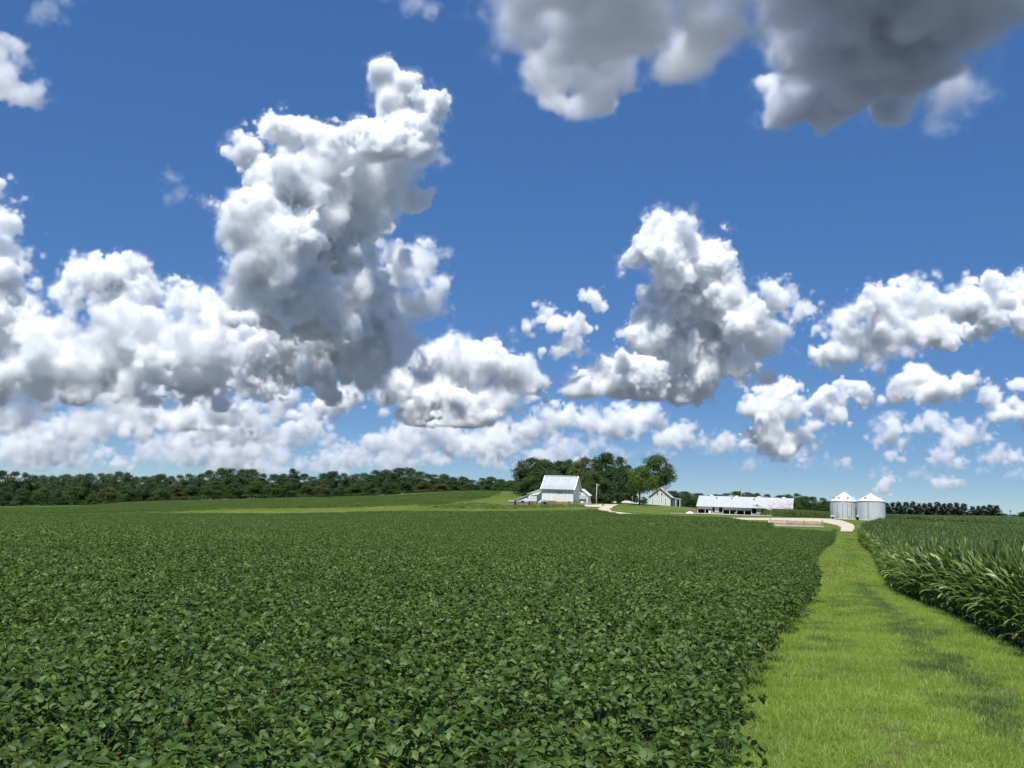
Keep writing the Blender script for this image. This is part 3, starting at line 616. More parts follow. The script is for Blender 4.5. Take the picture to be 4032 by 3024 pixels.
# the tower right of the middle and its neighbours
cloud([(1425,485,40,-.3),(1400,540,48,-.6),(1470,520,56,-.5),(1540,545,46,-.3),(1450,570,60,-.4),(1530,590,46,-.2),(1460,640,70,.9),(1560,650,60,-.2),(1500,720,92,1.3),(1610,690,58,-.6),(1650,740,48,-.6),(1420,740,70,1.),(1560,780,70,1.),(1340,810,58,-.2),(1270,830,48,-.4),(1390,820,60,.2),(1240,850,30,-.4),(1600,800,44,-.6),(1470,800,80,1.3)],
      7000,'white towering cloud right of the middle of the sky',11,dens=.095,amp=.26,soft=.42,base=850,nb=.8,billow=.28,gain=.62,vox=1.05)
cloud([(1655,625,26),(1690,645,34),(1740,670,28),(1700,600,16),(1720,690,20)],6500,'small ragged cloud right of the white tower',12,dens=.05,amp=.42,soft=.6,billow=.3)
cloud([(1280,640,22),(1295,660,20),(1180,675,26),(1200,700,24),(1245,710,30),(1150,705,18),(1230,750,26),(1200,760,20)],6800,'small broken cloud left of the white tower',13,dens=.05,amp=.42,soft=.6,billow=.3)
cloud([(1830,690,40),(1900,660,50),(1960,645,44),(2010,650,46),(2080,660,50),(2150,640,44),(2210,650,50),(1850,740,54),(1930,720,60),(2020,710,50),(2120,690,50),(2230,690,50),(1800,760,36),(1880,775,36),(2270,650,60)],
      6000,'long white cloud at the right edge above the grain bins',14,dens=.10,amp=.34,soft=.5,base=790,nb=.6,billow=.4)
cloud([(1985,810,36),(1950,840,30),(2030,835,36),(2080,830,26),(1990,845,30)],8000,'small white heap cloud below the long right hand cloud',15,dens=0.0560,amp=.32,soft=.5,base=862)
cloud([(2140,860,30),(2165,890,32),(2200,830,24),(2190,885,30),(2220,900,30)],8500,'small cloud at the right edge over the conifers',16,dens=0.0420,amp=.34,soft=.5)
cloud([(1690,850,40),(1640,880,38),(1710,885,40),(1780,870,30),(1830,840,22),(1870,865,24),(1800,900,26),(1660,940,46),(1720,940,38),(1700,975,30)],9500,'flat topped cloud above the long metal roofed shed',17,dens=0.0490,amp=.34,soft=.5)
cloud([(980,745,44),(930,780,50),(1040,790,60),(985,795,60,.3),(965,830,50,.2),(1100,800,50),(960,850,70),(870,840,50),(1140,820,44),(1060,860,60),(900,890,50),(1010,890,60)],9500,'heaped white cloud right of the foot of the tallest cloud',18,dens=.10,amp=.30,soft=.45,base=925,billow=.6)
cloud([(620,860,34),(700,870,36),(760,850,36),(820,850,30),(660,890,30),(400,910,40),(360,935,36),(440,935,34),(480,935,26)],12000,'low row of heap clouds under the tallest cloud',19,dens=0.0240,amp=.34,soft=.5,base=945)
# the crowded low clouds near the horizon
rg=np.random.default_rng(77)
def row(x0,x1,y,n,rmin,rmax,wob):
    L_=[]
    for _ in range(n):
        x=rg.uniform(x0,x1); r=rg.uniform(rmin,rmax); yy=y+rg.uniform(-wob,wob)
        L_+=[(x,yy-r*.35,r),(x-r*1.0,yy,r*.7),(x+r*1.05,yy+r*.05,r*.65),(x+r*.35,yy-r*.9,r*.55)]
    return L_
cloud(row(1130,1400,920,8,22,38,16)+[(1180,890,26),(1280,905,34),(1330,925,30)],14000,'crowded low clouds above the farm trees',20,dens=0.0150,amp=.36,soft=.5,vox=1.8)
cloud(row(1430,1600,955,5,18,30,10)+[(1490,930,24),(1420,950,16)],15000,'low clouds left of the flat topped cloud',21,dens=0.0125,amp=.36,soft=.5,vox=1.8)
cloud(row(1910,2110,935,6,22,34,20),12500,'broken low clouds above the right hand grain bin',22,dens=0.0150,amp=.38,soft=.5,vox=1.8)
cloud(row(1890,2240,985,5,14,26,14)+[(2040,1040,20),(2070,1045,14),(1910,1050,20),(1785,990,8),(1830,1000,10)],17000,'smallest low clouds near the horizon on the right',23,dens=0.0120,amp=.38,soft=.5,vox=1.8)
cloud([(60,890,60),(170,900,56),(280,905,56),(390,905,50),(490,895,46),(-30,900,60),(590,880,44),(-30,720,60),(40,760,60),(120,720,40),(200,740,56),(290,770,60),(390,760,66),(480,790,60),(80,830,66),(180,845,60),(280,850,56),(380,850,52),(460,850,44),(0,850,60),(530,830,40),(560,700,70),(640,810,60)],
      10500,'wide pale grey cloud layer low on the left behind the long bank',27,dens=.022,amp=.40,soft=.9,vox=1.9,squash=.7)
cloud(row(-20,620,925,14,28,46,20),13000,'grey flat clouds under the long bank on the left',28,dens=.012,amp=.38,soft=.6,vox=1.9,squash=.6)
cloud(row(20,620,965,14,24,44,22),16000,'pale low clouds above the left treeline',24,dens=0.0070,amp=.38,soft=.6,vox=1.9)
cloud(row(640,1150,950,12,24,42,26),15500,'low clouds above the middle of the treeline',25,dens=0.0090,amp=.38,soft=.6,vox=1.9)
cloud(row(0,1500,1005,16,16,30,14),22000,'faint band of cloud along the horizon',26,dens=.004,amp=.34,soft=.5,vox=2.2)
cloud(row(-40,1250,985,34,18,36,24),19000,'hazy low cloud layer over the left treeline and the barn',29,dens=.0075,amp=.55,soft=.9,vox=2.0,squash=.6,gain=.66)
cloud(row(1100,1750,985,14,14,28,24),19500,'hazy low clouds above the house and the long shed',30,dens=0.0035,amp=.55,soft=.9,vox=2.0,squash=.6,gain=.66)
cloud(row(1700,2260,1010,12,10,22,26),21000,'hazy scattered low clouds above the conifers',31,dens=0.0028,amp=.55,soft=.9,vox=2.0,squash=.6,gain=.66)
# ================================================================ trees
def treeleaf(name,c1,c2,c3): return leafmat(name,c1,c2,c3,back=1.25,rough=.55,spec=.3,trans=.22,nscale=.35)
M_T=[treeleaf('tree_leaf_dark',(.028,.058,.018),(.042,.080,.023),(.068,.112,.034)),
     treeleaf('tree_leaf_mid',(.036,.072,.018),(.055,.102,.025),(.088,.138,.036)),
     treeleaf('tree_leaf_light',(.055,.095,.018),(.085,.132,.024),(.125,.17,.036)),
     treeleaf('tree_leaf_olive',(.050,.072,.022),(.073,.095,.027),(.105,.122,.042)),
     treeleaf('conifer_needle',(.016,.036,.018),(.024,.048,.022),(.040,.066,.030))]
M_BARK=flat('bark',(.10,.08,.06),.95,.35,2.5)
def crown_leaves(rng,lobes,n,size,spread=.35,asp=.62):
    """leaf sprays over the lobes of a crown: (x,y,z,r)"""
    L_=np.array(lobes); w_=L_[:,3]**2; k=rng.choice(len(L_),n,p=w_/w_.sum()); d=unit(rng.normal(0,1,(n,3))); d[:,2]=np.where(d[:,2]<-.35,-d[:,2],d[:,2])
    rr=L_[k,3]*np.clip(rng.normal(.92,.24,n),.25,1.5); P=L_[k,:3]+d*rr[:,None]*[1,1,.85]
    D=unit(d+rng.normal(0,.9,(n,3))-[0,0,.35]); Nn=unit(d*.9+[0,0,.5]+rng.normal(0,spread,(n,3)))
    T=np.array([[-.5,0,-.06],[-.1,.5,.0],[.1,-.5,.0],[.55,.05,-.12],[-.05,0,.08]])
    TF=[np.array([[0,4,1],[4,3,1],[0,2,4],[4,2,3]])]; s=size*rng.uniform(.6,1.4,n)
    return place_template(T,TF,P,D,Nn,np.c_[s,s*asp*rng.uniform(.7,1.3,n),s])
def make_tree(seed,h,w,kind='round',n=5200,size=.8,bare=.12,nl=34):
    """crown mesh data and trunk mesh data of a tree h tall, w wide, unit origin at its base"""
    rng=np.random.default_rng(seed); lobes=[]; zc=h*(bare+ (1-bare)*.5); hz=h*(1-bare)*.5
    for i in range(nl):
        a=rng.uniform(0,6.28); t=rng.uniform(-.92,.95)
        prof=math.sqrt(max(0.30 if t<0 and bare<.1 else .05,1-t*t)) if kind=='round' else (math.sqrt(max(.55 if t<0 and bare<.3 else .05,1-abs(t)**2.4))*(1.0 if t>-.2 else .92) if kind=='broad' else max(.12,(1-t)*.55+.1))
        rad=prof*w/2*(rng.uniform(.25,.8) if i%3 else .35); r=w*rng.uniform(.11,.19)*(1.05-.35*max(0,t))
        lobes.append((rad*math.cos(a),rad*math.sin(a),zc+t*(hz-r*.75),r))
    if bare<.1:
        for j in range(11): a=j*.571+rng.uniform(0,.4); lobes.append((w*.36*math.cos(a)*rng.uniform(.7,1.1),w*.36*math.sin(a)*rng.uniform(.7,1.1),h*rng.uniform(.06,.2),w*.15))
    lobes.append((0,0,h-w*.13,w*.12)); lobes.append((w*.1*rng.normal(),w*.1*rng.normal(),h-w*.16,w*.13))
    V,Fs=crown_leaves(rng,lobes,n,size)
    b=MB(); tr=.018*h+.06
    b.tube([(0,0,-.4),(0,0,.3),(.02*h*rng.normal()*.3,0,max(.8,h*bare)),(.1*rng.normal(),.1*rng.normal(),h*.45),(0,0,h*.8)],[tr*1.4,tr*1.1,tr*.9,tr*.6,tr*.15],8)
    for l in lobes[::3]:
        z0=h*rng.uniform(max(.1,bare*.9),.45); b.tube([(0,0,z0),(l[0]*.45,l[1]*.45,z0+(l[2]-z0)*.6),(l[0]*.92,l[1]*.92,l[2])],[tr*.42,tr*.25,tr*.08],5)
    return V,Fs,b
def conifer(seed,h,w,n=2600,size=.55):
    rng=np.random.default_rng(seed); P=[];D=[];Nn=[]
    for k in range(int(h*3.4)):
        z=h*(.06+.92*(k/(h*3.4))); f=1-z/h; R=w/2*(f**.62)*rng.uniform(.75,1.2)+.1
        for j in range(rng.integers(5,8)):
            a=rng.uniform(0,6.28); RR=R*rng.uniform(.6,1.15); m=max(6,int(22*f+7)); t=np.sqrt(rng.uniform(.02,1,m))
            x=RR*t; zz=z+.25*RR*t**2-.18*RR*t+rng.normal(0,.10,m); aa=a+rng.normal(0,.22,m)
            P.append(np.c_[x*np.cos(aa),x*np.sin(aa),zz]); D.append(np.c_[np.cos(aa),np.sin(aa),rng.normal(.1,.4,m)]); Nn.append(np.c_[rng.normal(0,.5,(m,2)),np.ones(m)])
    P,D,Nn=map(np.concatenate,(P,D,Nn)); s=size*rng.uniform(.6,1.3,len(P))
    T=np.array([[-.4,0,0],[0,.3,-.08],[0,-.3,-.08],[.6,0,.05]]); V,Fs=place_template(T,[np.array([[0,3,1],[0,2,3]])],P,D,Nn,np.c_[s,s*.7,s])
    b=MB(); b.tube([(0,0,-.3),(0,0,h*.5),(0,0,h*.97)],[.16,.10,.03],7); return V,Fs,b
def tree_things(name,data,matl):
    V,Fs,b=data; return np_mesh('crown',V,Fs,matl), b.mesh('trunk',M_BARK,True)
def plant_tree(name,me,p,rz,sc,label,cat,group):
    o=root(name,p,rz,label,cat,group,sc)
    for m,n in zip(me,('crown','trunk')):
        c=bpy.data.objects.new(n,m); COL.objects.link(c); c.parent=o
    return o
# crowns are made for a 10 m tree and scaled
LIBT={}
def lib(kind,matk,seed):
    k=(kind,matk,seed)
    if k not in LIBT:
        if kind=='conifer': LIBT[k]=tree_things('',conifer(seed,10,4.6),M_T[4])
        else: LIBT[k]=tree_things('',make_tree(seed,10,8.4 if kind=='round' else 9.5,kind,13000,.33,-.04,46),M_T[matk])
    return LIBT[k]
ORD=['first','second','third','fourth','fifth','sixth','seventh','eighth','ninth','tenth','eleventh','twelfth','thirteenth','fourteenth','fifteenth','sixteenth','seventeenth','eighteenth','nineteenth','twentieth','twenty first','twenty second','twenty third','twenty fourth','twenty fifth','twenty sixth','twenty seventh','twenty eighth']
def tree_px(name,x,ytop,Y,wpx,kind,matk,seed,label,cat='tree',group=None,zoff=0,sxy=1):
    p=at(x,ytop,Y); z0=float(tz(p[0],Y))+zoff; h=p[2]-z0; wm=wpx*Y/F; base={'round':8.4,'broad':9.5,'tall':8.4,'conifer':4.6}[kind]
    return plant_tree(name,lib(kind,matk,seed),(p[0],Y,z0),(seed*2.4+x*.37)%6.28,(wm/base,wm/base,h/10),label,cat,group)
# the treeline on the left: tops read along the skyline
TL=[(-30,1850,70),(12,1849,74),(59,1853,70),(99,1858,66),(136,1868,60),(172,1867,62),(208,1869,66),(242,1869,60),(271,1865,66),(316,1863,72),(357,1859,74),(407,1861,62),(440,1862,58),(472,1853,62),(500,1856,54),(538,1873,60),(570,1873,56),(602,1870,58),(634,1863,66),(678,1871,60),(712,1867,60),(745,1862,66),(790,1862,66),(826,1848,64),(872,1838,84),(918,1841,78),(958,1844,76),(998,1842,84),(1040,1862,64),(1084,1864,66),(1120,1862,60),(1156,1843,58),(1200,1863,70),(1240,1874,58),(1278,1860,66),(1312,1853,66),(1356,1860,60),(1399,1863,62),(1440,1860,66),(1480,1849,66),(1520,1846,76),(1567,1840,84),(1612,1839,84),(1654,1854,66),(1684,1864,56),(1716,1866,60),(1750,1864,62),(1784,1876,56),(1820,1874,60),(1858,1888,56),(1898,1880,62),(1935,1875,62),(1968,1889,56),(2008,1890,52)]
rt=random.Random(4); desc=['deep green rounded','dark green broad','mid green bushy','dull olive']
mk=[0,0,1,3]; lm='counted along the left treeline from the photo left edge'
for i,(x,yt,wd) in enumerate(TL):
    Y=600-60*max(0,(x-1500)/500)+rt.uniform(-10,14); q=rt.choice([0,0,1,1,2,2,3]); kind=rt.choice(['round','broad','broad'])
    row_,end=(ORD[i],'left') if i<27 else (ORD[len(TL)-1-i],'barn')
    lb=f"{desc[q]} tree, {row_} skyline crown from the {end} end of the left treeline"
    tree_px('tree',x,yt,Y,wd*1.4,kind,mk[q],10+rt.randrange(5),lb,'tree','trees of the left treeline')
fr=[(20,1915,80),(90,1922,70),(170,1918,84),(235,1925,64),(300,1915,80),(365,1945,44),(430,1918,76),(505,1910,70),(570,1905,72),(640,1908,70),(700,1905,66),(755,1908,62),(845,1892,80),(930,1900,84),(1010,1895,80),(1075,1900,70),(1140,1896,72),(1210,1910,66),(1275,1905,70),(1340,1915,60),(1400,1906,66),(1460,1900,66),(1530,1898,70),(1600,1895,66),(1670,1896,60),(1740,1900,54),(1840,1905,50),(1960,1908,50)]
for i,(x,yt,wd) in enumerate(fr):
    Y=585-70*max(0,(x-1500)/500)-rt.uniform(0,8); q=rt.choice([0,1,2,2,3])
    row_,end=(ORD[i],'left') if i<14 else (ORD[len(fr)-1-i],'barn')
    tree_px('tree',x,yt,Y,wd*1.3,'broad',mk[q],20+rt.randrange(4),f"{desc[q]} low tree, {row_} from the {end} end of the lower front row",'tree','lower trees in front of the left treeline')
# ---- the farm grove
G1='trees standing around the barn and house'
for a in [(2098,1801,440,120,'round',1,31,'big dark rounded tree at the left end of the grove, left of the barn roof'),
          (2150,1806,445,105,'broad',0,32,'dark tree rising behind the left end of the barn roof'),
          (2060,1825,438,74,'round',0,33,'dark side tree on the outer left flank of the grove'),
          (2098,1876,425,96,'broad',1,34,'low bushy green tree directly left of the barn roof edge'),
          (2200,1812,450,90,'round',0,35,'dark tree behind the middle of the barn roof'),
          (2236,1804,455,80,'broad',3,36,'olive tinged tree behind the right half of the barn roof'),
          (2268,1815,435,62,'round',2,37,'yellow green tree standing above the barn roof right end'),
          (2306,1797,445,84,'broad',3,38,'tall olive green tree just right of the barn ridge'),
          (2386,1780,452,104,'round',0,39,'tallest dark tree in the middle of the grove'),
          (2436,1793,448,84,'broad',0,40,'dark tree right of the tallest one in the grove'),
          (2334,1852,425,84,'broad',3,41,'mid height olive tree behind the small white shed'),
          (2380,1880,428,74,'round',0,42,'dark lower tree behind the two utility poles'),
          (2128,1822,455,80,'broad',0,52,'dark tree closing the gap above the barn lean-to in the grove'),
          (2346,1802,452,84,'broad',0,48,'dark tree filling the gap left of the tallest tree in the grove'),
          (2180,1850,430,90,'broad',1,49,'mid height green tree hidden behind the barn roof left half'),
          (2410,1840,452,90,'round',1,50,'mid height green tree below the tallest crown of the grove'),
          (2462,1862,452,84,'broad',0,51,'dark mid height tree close left of the yard tree'),
          (2470,1828,455,70,'round',0,43,'dark shaded tree left of the light green yard tree'),
          (2310,1900,415,60,'broad',0,44,'low dark tree right behind the small white shed roof'),
          (2455,1900,456,66,'broad',0,45,'dark low tree behind the parked white sedan'),
          (2350,1915,432,60,'broad',0,46,'low shaded tree behind the pale leaning pole'),
          (2410,1910,440,70,'broad',0,47,'low shaded tree behind the brown utility pole')]:
    x,yt,Y,wpx,kind,mk_,sd,lb=a; tree_px('tree',x,yt,Y,wpx*1.4,kind,mk_,sd,lb,'tree',G1)
def special(name,x,ytop,Y,wpx,kind,mk_,seed,label,bare,n,size,nl):
    p=at(x,ytop,Y); z0=float(tz(p[0],Y)); h=p[2]-z0; me=tree_things('',make_tree(seed,h,wpx*Y/F,kind,n,size,bare,nl),M_T[mk_])
    return plant_tree(name,me,(p[0],Y,z0),0,1,label,'tree',G1)
special('maple_tree',2521,1834,405,158,'broad',2,61,'light green spreading yard tree on a bare trunk left of the white house',.17,13000,.5,60)
special('tree',2590,1786,450,165,'broad',1,62,'tall ragged tree rising behind the white house roof',.2,10500,.62,38)
for i,(x,yt,wd) in enumerate([(2480,1950,34),(2535,1955,30),(2400,1955,40),(1975,1884,60),(2015,1893,54),(2045,1905,50)]):
    tree_px('bush',x,yt,[450,445,450,500,490,480][i],wd*1.2,'broad',[1,1,0,1,1,0][i],24+i%2,['green bush behind the parked white sedan','green bush behind the yard tree trunk','dark bush in the shade behind the brown utility pole','bushy tree on the hill crest left of the grove, nearest the treeline','bushy tree on the hill crest between the grove and the treeline','small dark tree on the hill crest touching the grove'][i],'bush' if i<3 else 'tree')
# ---- woods behind the house and the long shed
WD=[(2650,1931,66),(2700,1933,60),(2752,1940,60),(2672,1958,56),(2725,1962,60),(2790,1948,56),(2820,1944,60),(2858,1940,60),(2905,1932,60),(2950,1937,56),(2982,1939,44),(3024,1944,44),(3075,1948,50),(3105,1944,52),(3135,1941,54),(3168,1951,48),(3200,1954,52),(3238,1958,54),(3125,1975,60),(3180,1978,60),(3232,1984,56),(3290,1990,50),(3378,1985,46),(3270,1970,44)]
WL=['dark tree directly right of the house annex, tallest of that clump','second dark tree right of the house annex','third dark tree right of the house, before the long roof begins','low tree at the right corner of the house','low dark tree between the house and the long shed','tree behind the left end of the long metal roof','tree behind the long roof, left of the first ridge vent gap','dark tree behind the long roof under the low skyline dip','tree left of the pole that rises behind the long roof','tree right of the pole that rises behind the long roof','small spiky topped tree behind the middle of the long roof','loose topped tree behind the long roof, right of the spiky one','tree behind the right part of the long roof','tree above the right end of the long roof','tallest tree right of the long roof end','second tree right of the long roof end','third tree right of the long roof end','last tall tree before the left grain bin','low bushy tree beside the right end of the long shed','low bushy tree midway between the long shed and the bins','low bushy tree near the left grain bin','dark tree hidden behind the left grain bin','dark tree showing between the two grain bins','tree beside the left edge of the left bin']
for i,(x,yt,wd) in enumerate(WD):
    Y=520+rt.uniform(-12,25)-(25 if i in(3,4,18,19,20) else 0); tree_px('tree',x,yt,Y,wd*1.5,rt.choice(['round','broad']),[0,1,1,0][i%4],10+rt.randrange(5),WL[i],'tree','trees behind the house and the long shed')
# ---- the row of conifers on the right
CN=[(3490,1977,34),(3514,1976,36),(3539,1974,36),(3567,1974,36),(3595,1972,36),(3618,1980,28),(3640,1980,34),(3661,1977,30),(3691,1974,42),(3716,1980,34),(3740,1979,34),(3765,1977,36),(3795,1980,36),(3829,1992,34),(3852,1990,26),(3873,1989,32),(3898,1985,34),(3923,1988,40)]
for i,(x,yt,wd) in enumerate(CN):
    row_=f"{ORD[i]} counted from the right hand grain bin" if i<9 else f"{ORD[len(CN)-1-i]} counted from the open right end" 
    tree_px('conifer',x,yt,556+rt.uniform(-4,6),wd*1.75,'conifer',4,70+i%4,f"dark conifer in the right hand row, {row_}",'conifer','row of conifers on the right')
for i,(x,yt,wd) in enumerate([(3955,2021,50),(3995,2025,60),(4030,2014,60),(4075,2012,60)]):
    tree_px('tree',x,yt,900,wd*1.2,'broad',0,24+i%2,['low dark tree on the horizon next to the last conifer','low dark tree on the horizon under the floodlight mast','dark tree on the horizon at the right edge of the photo','dark tree on the horizon beyond the right edge'][i],'tree')
# ================================================================ farm buildings
PHI=math.radians(17)
def ground(px,Y,py=2000):
    d=ray(px,py); x=d[0]*Y; return np.array([x,Y,float(tz(x,Y))])
def boards(name,c,step=.25,axis=0,var=.12,rough=.65,dirt=None):
    def B(nt,b):
        tc=nd(nt,'ShaderNodeTexCoord'); sx=nd(nt,'ShaderNodeSeparateXYZ'); nt.links.new(tc.outputs['Object'],sx.inputs[0])
        m=nd(nt,'ShaderNodeMath',operation='DIVIDE'); nt.links.new(sx.outputs[axis],m.inputs[0]); m.inputs[1].default_value=step
        fr=nd(nt,'ShaderNodeMath',operation='FRACT'); nt.links.new(m.outputs[0],fr.inputs[0])
        fl=nd(nt,'ShaderNodeMath',operation='FLOOR'); nt.links.new(m.outputs[0],fl.inputs[0])
        wn=nd(nt,'ShaderNodeTexWhiteNoise',noise_dimensions='1D'); nt.links.new(fl.outputs[0],wn.inputs['W'])
        n=noise(nt,1.2,5,.7,'obj'); col=ramp(nt,wn.outputs[0],[(0,[x*(1-var) for x in c]),(1,[min(1,x*(1+var)) for x in c])])
        col=mix(nt,1,col,ramp(nt,n,[(.3,(.88,.87,.85) if dirt is None else dirt),(.6,(1,1,1))]),'MULTIPLY')
        nt.links.new(col,b.inputs['Base Color']); b.inputs['Roughness'].default_value=rough
        st=nd(nt,'ShaderNodeMath',operation='LESS_THAN'); nt.links.new(fr.outputs[0],st.inputs[0]); st.inputs[1].default_value=.9
        bump(nt,b,st.outputs[0],.5,.02)
    return mat(name,B)
def metal_roof(name,c,rust=0,step=.3,metal=.2,rough=.45,axis=0,slope=1,streak=.25):
    def B(nt,b):
        tc=nd(nt,'ShaderNodeTexCoord'); mp=nd(nt,'ShaderNodeMapping'); mp.inputs['Scale'].default_value=(3.2,.16,.16) if axis==0 else (.16,3.2,.16); nt.links.new(tc.outputs['Object'],mp.inputs[0])
        n=noise(nt,1,4,.6,vec=mp.outputs[0]); col=ramp(nt,n,[(.35,[x*(1-streak) for x in c]),(.65,[min(1,x*(1+streak)) for x in c])])
        col=mix(nt,.5,col,ramp(nt,noise(nt,.5,5,.7,'obj'),[(.3,[x*.8 for x in c]),(.7,[min(1,x*1.12) for x in c])]))
        if rust:
            sx=nd(nt,'ShaderNodeSeparateXYZ'); nt.links.new(tc.outputs['Object'],sx.inputs[0])
            mp2=nd(nt,'ShaderNodeMapping'); mp2.inputs['Scale'].default_value=(.9,.5,.5); nt.links.new(tc.outputs['Object'],mp2.inputs[0])
            rn=noise(nt,1.1,6,.75,vec=mp2.outputs[0]); rx=nd(nt,'ShaderNodeMapRange'); rx.inputs[1].default_value=9; rx.inputs[2].default_value=30; rx.inputs[3].default_value=-.16; rx.inputs[4].default_value=.11; nt.links.new(sx.outputs[0],rx.inputs[0])
            rz=nd(nt,'ShaderNodeMapRange'); rz.inputs[1].default_value=2.4; rz.inputs[2].default_value=5.6; rz.inputs[3].default_value=.07; rz.inputs[4].default_value=-.13; nt.links.new(sx.outputs[2],rz.inputs[0])
            ad=nd(nt,'ShaderNodeMath',operation='ADD'); nt.links.new(rn,ad.inputs[0]); nt.links.new(rx.outputs[0],ad.inputs[1])
            ad2=nd(nt,'ShaderNodeMath',operation='ADD'); nt.links.new(ad.outputs[0],ad2.inputs[0]); nt.links.new(rz.outputs[0],ad2.inputs[1])
            rf=ramp(nt,ad2.outputs[0],[(.50,(0,0,0)),(.70,(.75,.75,.75))]); col=mix(nt,rf,col,(.26,.15,.10))
        nt.links.new(col,b.inputs['Base Color']); b.inputs['Metallic'].default_value=metal; b.inputs['Roughness'].default_value=rough
        wv=nd(nt,'ShaderNodeTexWave',wave_type='BANDS',bands_direction='X' if axis==0 else 'Y'); wv.inputs['Scale'].default_value=.314/step; nt.links.new(tc.outputs['Object'],wv.inputs['Vector']); bump(nt,b,wv.outputs['Fac'],.35,.03)
    return mat(name,B)
M_WHITE=boards('white_boards',(.77,.775,.765),.22,0,.10,.65,(.80,.79,.76)); M_WTRIM=flat('white_paint',(.82,.83,.82),.5,.06); M_GREYW=boards('pale_grey_siding',(.62,.62,.60),.16,2,.05)
M_BROOF=metal_roof('grey_metal_roof',(.42,.46,.50),0,.6,.25,.5,streak=.22); M_SROOF=metal_roof('rusty_white_roof',(.50,.52,.535),1,.8,.15,.45,streak=.08); M_LROOF=metal_roof('pale_metal_roof',(.66,.70,.68),0,.5,.15,.5,1,streak=.1)
M_TAN=flat('tan_stone',(.58,.45,.30),.9,.4,1.3); M_BROWN=boards('weathered_brown_boards',(.23,.17,.135),.2,2,.3,.9); M_BROWN2=boards('grey_brown_boards',(.22,.18,.155),.22,2,.25,.9)
M_DARK=flat('opening_shade',(.012,.012,.013),.9,.2); M_GLASS=flat('window_glass',(.02,.025,.03),.08,.1,spec=.6); M_CURT=flat('white_curtain',(.75,.74,.70),.9,.08)  # near-black colour stands in for the shade inside doorway, slots and gaps
M_GREYR=flat('grey_shingle',(.27,.28,.285),.85,.18,4); M_HROOF=flat('pale_shingle',(.44,.46,.45),.8,.15,3); M_GREYWD=boards('grey_wood',(.30,.30,.30),.2,0,.2,.85); M_POLEW=flat('pale_pole',(.62,.60,.55),.8,.12); M_POLEB=flat('brown_pole',(.36,.28,.22),.85,.2)
M_GALV=flat('galvanised_steel',(.74,.76,.78),.36,.09,.5,.45); M_GALVR=flat('galvanised_roof',(.70,.71,.72),.45,.06,1,.25); M_SEAM=flat('dark_seam',(.16,.17,.18),.6,.1); M_BLUE=flat('blue_paint',(.03,.16,.42),.45,.15); M_RUB=flat('rubber',(.02,.02,.02),.8,.2); M_CARW=flat('car_white',(.82,.83,.84),.25,.03,spec=.5); M_BLACK=flat('black_plastic',(.015,.015,.016),.5,.2); M_BOARDT=boards('tan_boards',(.42,.335,.24),.3,2,.25,.85,(.7,.62,.55)); M_TARP=flat('white_tarp',(.74,.72,.66),.7,.15,1); M_GRAIN=flat('spilled_grain',(.60,.50,.30),.95,.15,5)

def slab(b,x0,x1,prof,t,axis='x'):   # a roof sheet over a profile, t thick
    b.prism([(a,z) for a,z in prof]+[(a,z-t) for a,z in prof[::-1]],x0,x1,axis)
# ---- the big barn
L,D=11.7,10.0; g=ground(2133,374); BZ=float(g[2]); bt=root('barn',g,-PHI,'big white barn with a steep grey metal roof and tan stone base','barn')
b=MB(); b.prism([(0,1.4),(D,1.4),(D,5.95),(D/2,10.15),(0,5.95)],0,L); b.obj('wall',M_WHITE,bt)
b=MB(); slab(b,-.35,L+.45,[(-.85,5.62),(1.2,7.1),(3.1,8.85),(5,10.55),(6.9,8.85),(8.8,7.1),(10.85,5.62)],.14); rf=b.obj('roof',M_BROOF,bt)
b=MB()
for x0,x1 in ((-.62,-.30),(L+.40,L+.75)): slab(b,x0,x1,[(-.92,5.66),(1.2,7.2),(3.1,8.95),(5,10.66),(6.9,8.95),(8.8,7.2),(10.92,5.66)],.20)
b.box((-.298,4.7,10.56),(L+.398,5.3,10.70)); b.obj('roof_trim',M_WTRIM,rf)
b=MB(); b.box((5.25,-.04,-1.2),(9.85,.5,1.397)); b.box((10.78,-.04,-1.2),(L+.04,D+.04,1.397)); b.box((9.85,-.04,1.25),(10.78,.5,1.395)); b.obj('stone_base',M_TAN,bt)
b=MB(); b.box((-.02,-.02,-1.2),(5.247,.5,1.396)); b.obj('plank_base',M_BROWN,bt)
b=MB(); b.box((9.86,.18,-1),(10.77,.42,1.245)); b.obj('doorway',M_DARK,bt)  # near-black box puts the doorway's inner shade into its colour
b=MB(); b.box((5.9,-.05,3.98),(7.5,-.004,4.77)); wn=b.obj('window',flat('louvre_frame',(.50,.49,.42),.8,.1),bt)
b=MB(); [b.box((6.05+.36*k,-.09,4.08),(6.05+.36*k+.27,-.052,4.68)) for k in range(4)]; b.obj('louvre',flat('louvre_slat',(.36,.36,.31),.8,.25,9),wn)
b=MB(); b.box((1.9+7.6,-.045,5.30),(2.0+7.6,-.003,5.9)); 
